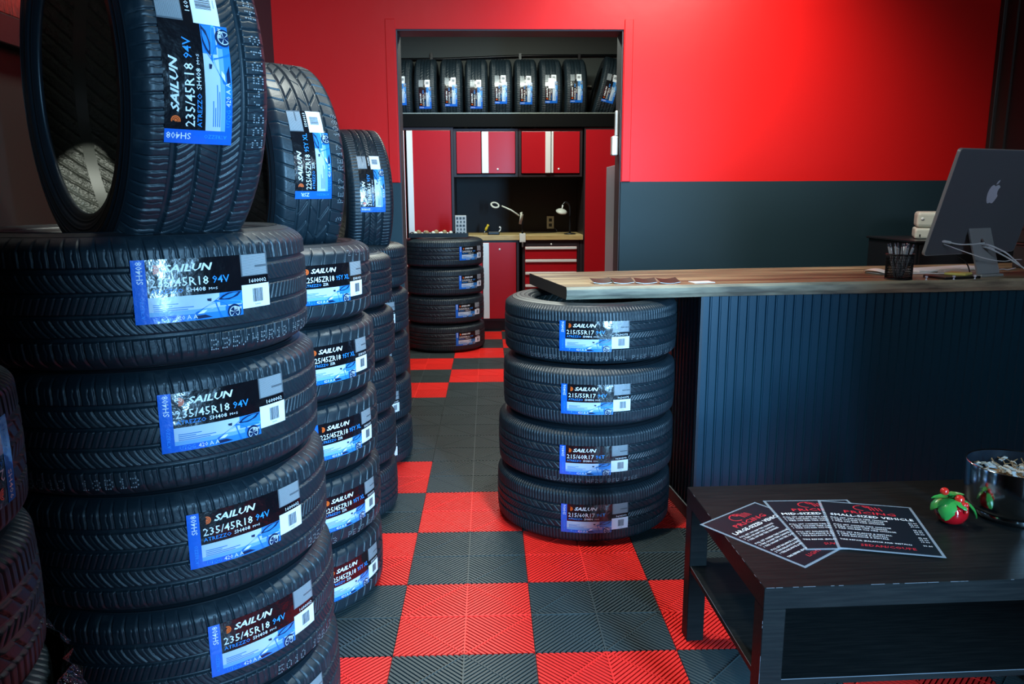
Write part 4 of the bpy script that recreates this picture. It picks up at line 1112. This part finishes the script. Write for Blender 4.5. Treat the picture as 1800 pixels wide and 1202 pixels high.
# left wall picture, strip, wrap
pic = thing('wall_art', 'red textured wall panel in a black frame at top left', 'wall art', (XL, 1.95, 1.66))
box_obj('canvas', (.004, .030, -.55, .55, .012, .80), M['redcanvas'], pic, .004); box_obj('frame', (.001, .036, -.57, .57, -.055, .012), M['blackp'], pic, .003)
stp = thing('plastic_strip', 'pale plastic strip leaning behind the big upright tire', 'strip', (-.700, 2.02, 1.13))
V_ = [(.024, -.14, .415), (.022, -.14, .40), (.012, -.14, .335), (-.030, -.14, .235), (-.022, -.14, .165), (-.012, -.14, .085)]
b = MB(); P_ = curve_pts(V_, 5)
for p, q in zip(P_[:-1], P_[1:]):
    p, q = Vector(p), Vector(q); d = (q - p); L = d.length
    b.box(-.0075, .0075, -.0008, .0008, -.001, L + .001, mtx=Matrix.Translation(p) @ d.to_track_quat('Z', 'Y').to_matrix().to_4x4())
b.obj('strip_band', M['cream'], stp)
def wrap_film():
    V = []; Q = []; n, m = 120, 16
    for i in range(n):
        a = 2 * PI * i / n
        for j in range(m):
            r = .330 + .018 * math.sin(a * 7 + j * .9) * math.sin(a * 3 + j * .5) + RNG.uniform(-.006, .012)
            V.append((r * math.sin(a), -r * math.cos(a), -.10 + .20 * j / (m - 1) + .012 * math.sin(a * 5) * (j / m) + RNG.uniform(-.006, .006)))
    for i in range(n):
        for j in range(m - 1):
            a = i * m + j; c = ((i + 1) % n) * m + j; Q.append((a, c, c + 1, a + 1))
    link(bpy.data.objects.new('plastic_wrapping', mesh_np('film', V, quads=Q, mats=[M['bag']], smooth=False)), E_T[2])
    E_T[2]['label'] = 'dark tire wrapped in crumpled black plastic film, third from top at left edge'
wrap_film()
# ------------------------------------------------------------------ light
def area(name, loc, to, sx, sy, power, col, spread=180):
    l = bpy.data.lights.new(name, 'AREA'); l.shape = 'RECTANGLE'; l.size = sx; l.size_y = sy; l.energy = power; l.color = col; l.spread = R_(spread)
    o = bpy.data.objects.new(name, l); C.objects.link(o); o.location = loc
    o.rotation_euler = (Vector(to) - Vector(loc)).to_track_quat('-Z', 'Y').to_euler(); return o
def spot(name, loc, to, power, col, ang=60, blend=.6, r=.06):
    l = bpy.data.lights.new(name, 'SPOT'); l.energy = power; l.color = col; l.spot_size = R_(ang); l.spot_blend = blend; l.shadow_soft_size = r
    o = bpy.data.objects.new(name, l); C.objects.link(o); o.location = loc
    o.rotation_euler = (Vector(to) - Vector(loc)).to_track_quat('-Z', 'Y').to_euler(); return o
area('front_daylight', (2.0, -2.2, 1.45), (.6, 2.2, .7), .6, 2.2, 740, (.28, .62, 1.))
area('wall_washer_light', (1.05, 3.30, 2.90), (1.05, 4.3, 1.6), .7, .3, 36, (1., .97, .92), 100)
area('aisle_ceiling_light', (-.42, 2.45, 2.92), (-.42, 2.45, 0), .3, .5, 24, (.93, 1., .92), 150)
area('computer_fill_light', (2.35, -.20, 1.65), (2.0, 3., 1.2), .5, 1.1, 13, (.66, .82, 1.), 110)  # added cool fill to brighten the computer back; the wall has no window here
spot('track_spot_light', (.22, 1.68, 2.88), (-.66, 1.62, 1.2), 95, (.93, 1., .88), 38, 1., .04)
spot('track_spot_light', (1.30, 2.70, 2.88), (-.42, 1.80, .75), 230, (.62, .88, 1.), 34, 1., .05)
spot('aisle_downlight', (.30, 2.55, 2.88), (.26, 2.30, 0), 210, (.97, 1., .94), 62, .8, .05)
area('back_room_light', (.1, 5.9, 2.9), (.1, 5.9, 0), 1.2, .5, 76, (.90, 1., .90))
w = bpy.data.worlds.new('world'); bpy.context.scene.world = w; w.use_nodes = True
w.node_tree.nodes['Background'].inputs[0].default_value = (.25, .45, .8, 1); w.node_tree.nodes['Background'].inputs[1].default_value = .02
vs = bpy.context.scene.view_settings
bpy.context.scene.display_settings.display_device = 'sRGB'
vs.view_transform = 'Standard'; vs.look = 'None'; vs.exposure = 0.; vs.gamma = 1.; vs.use_curve_mapping = False
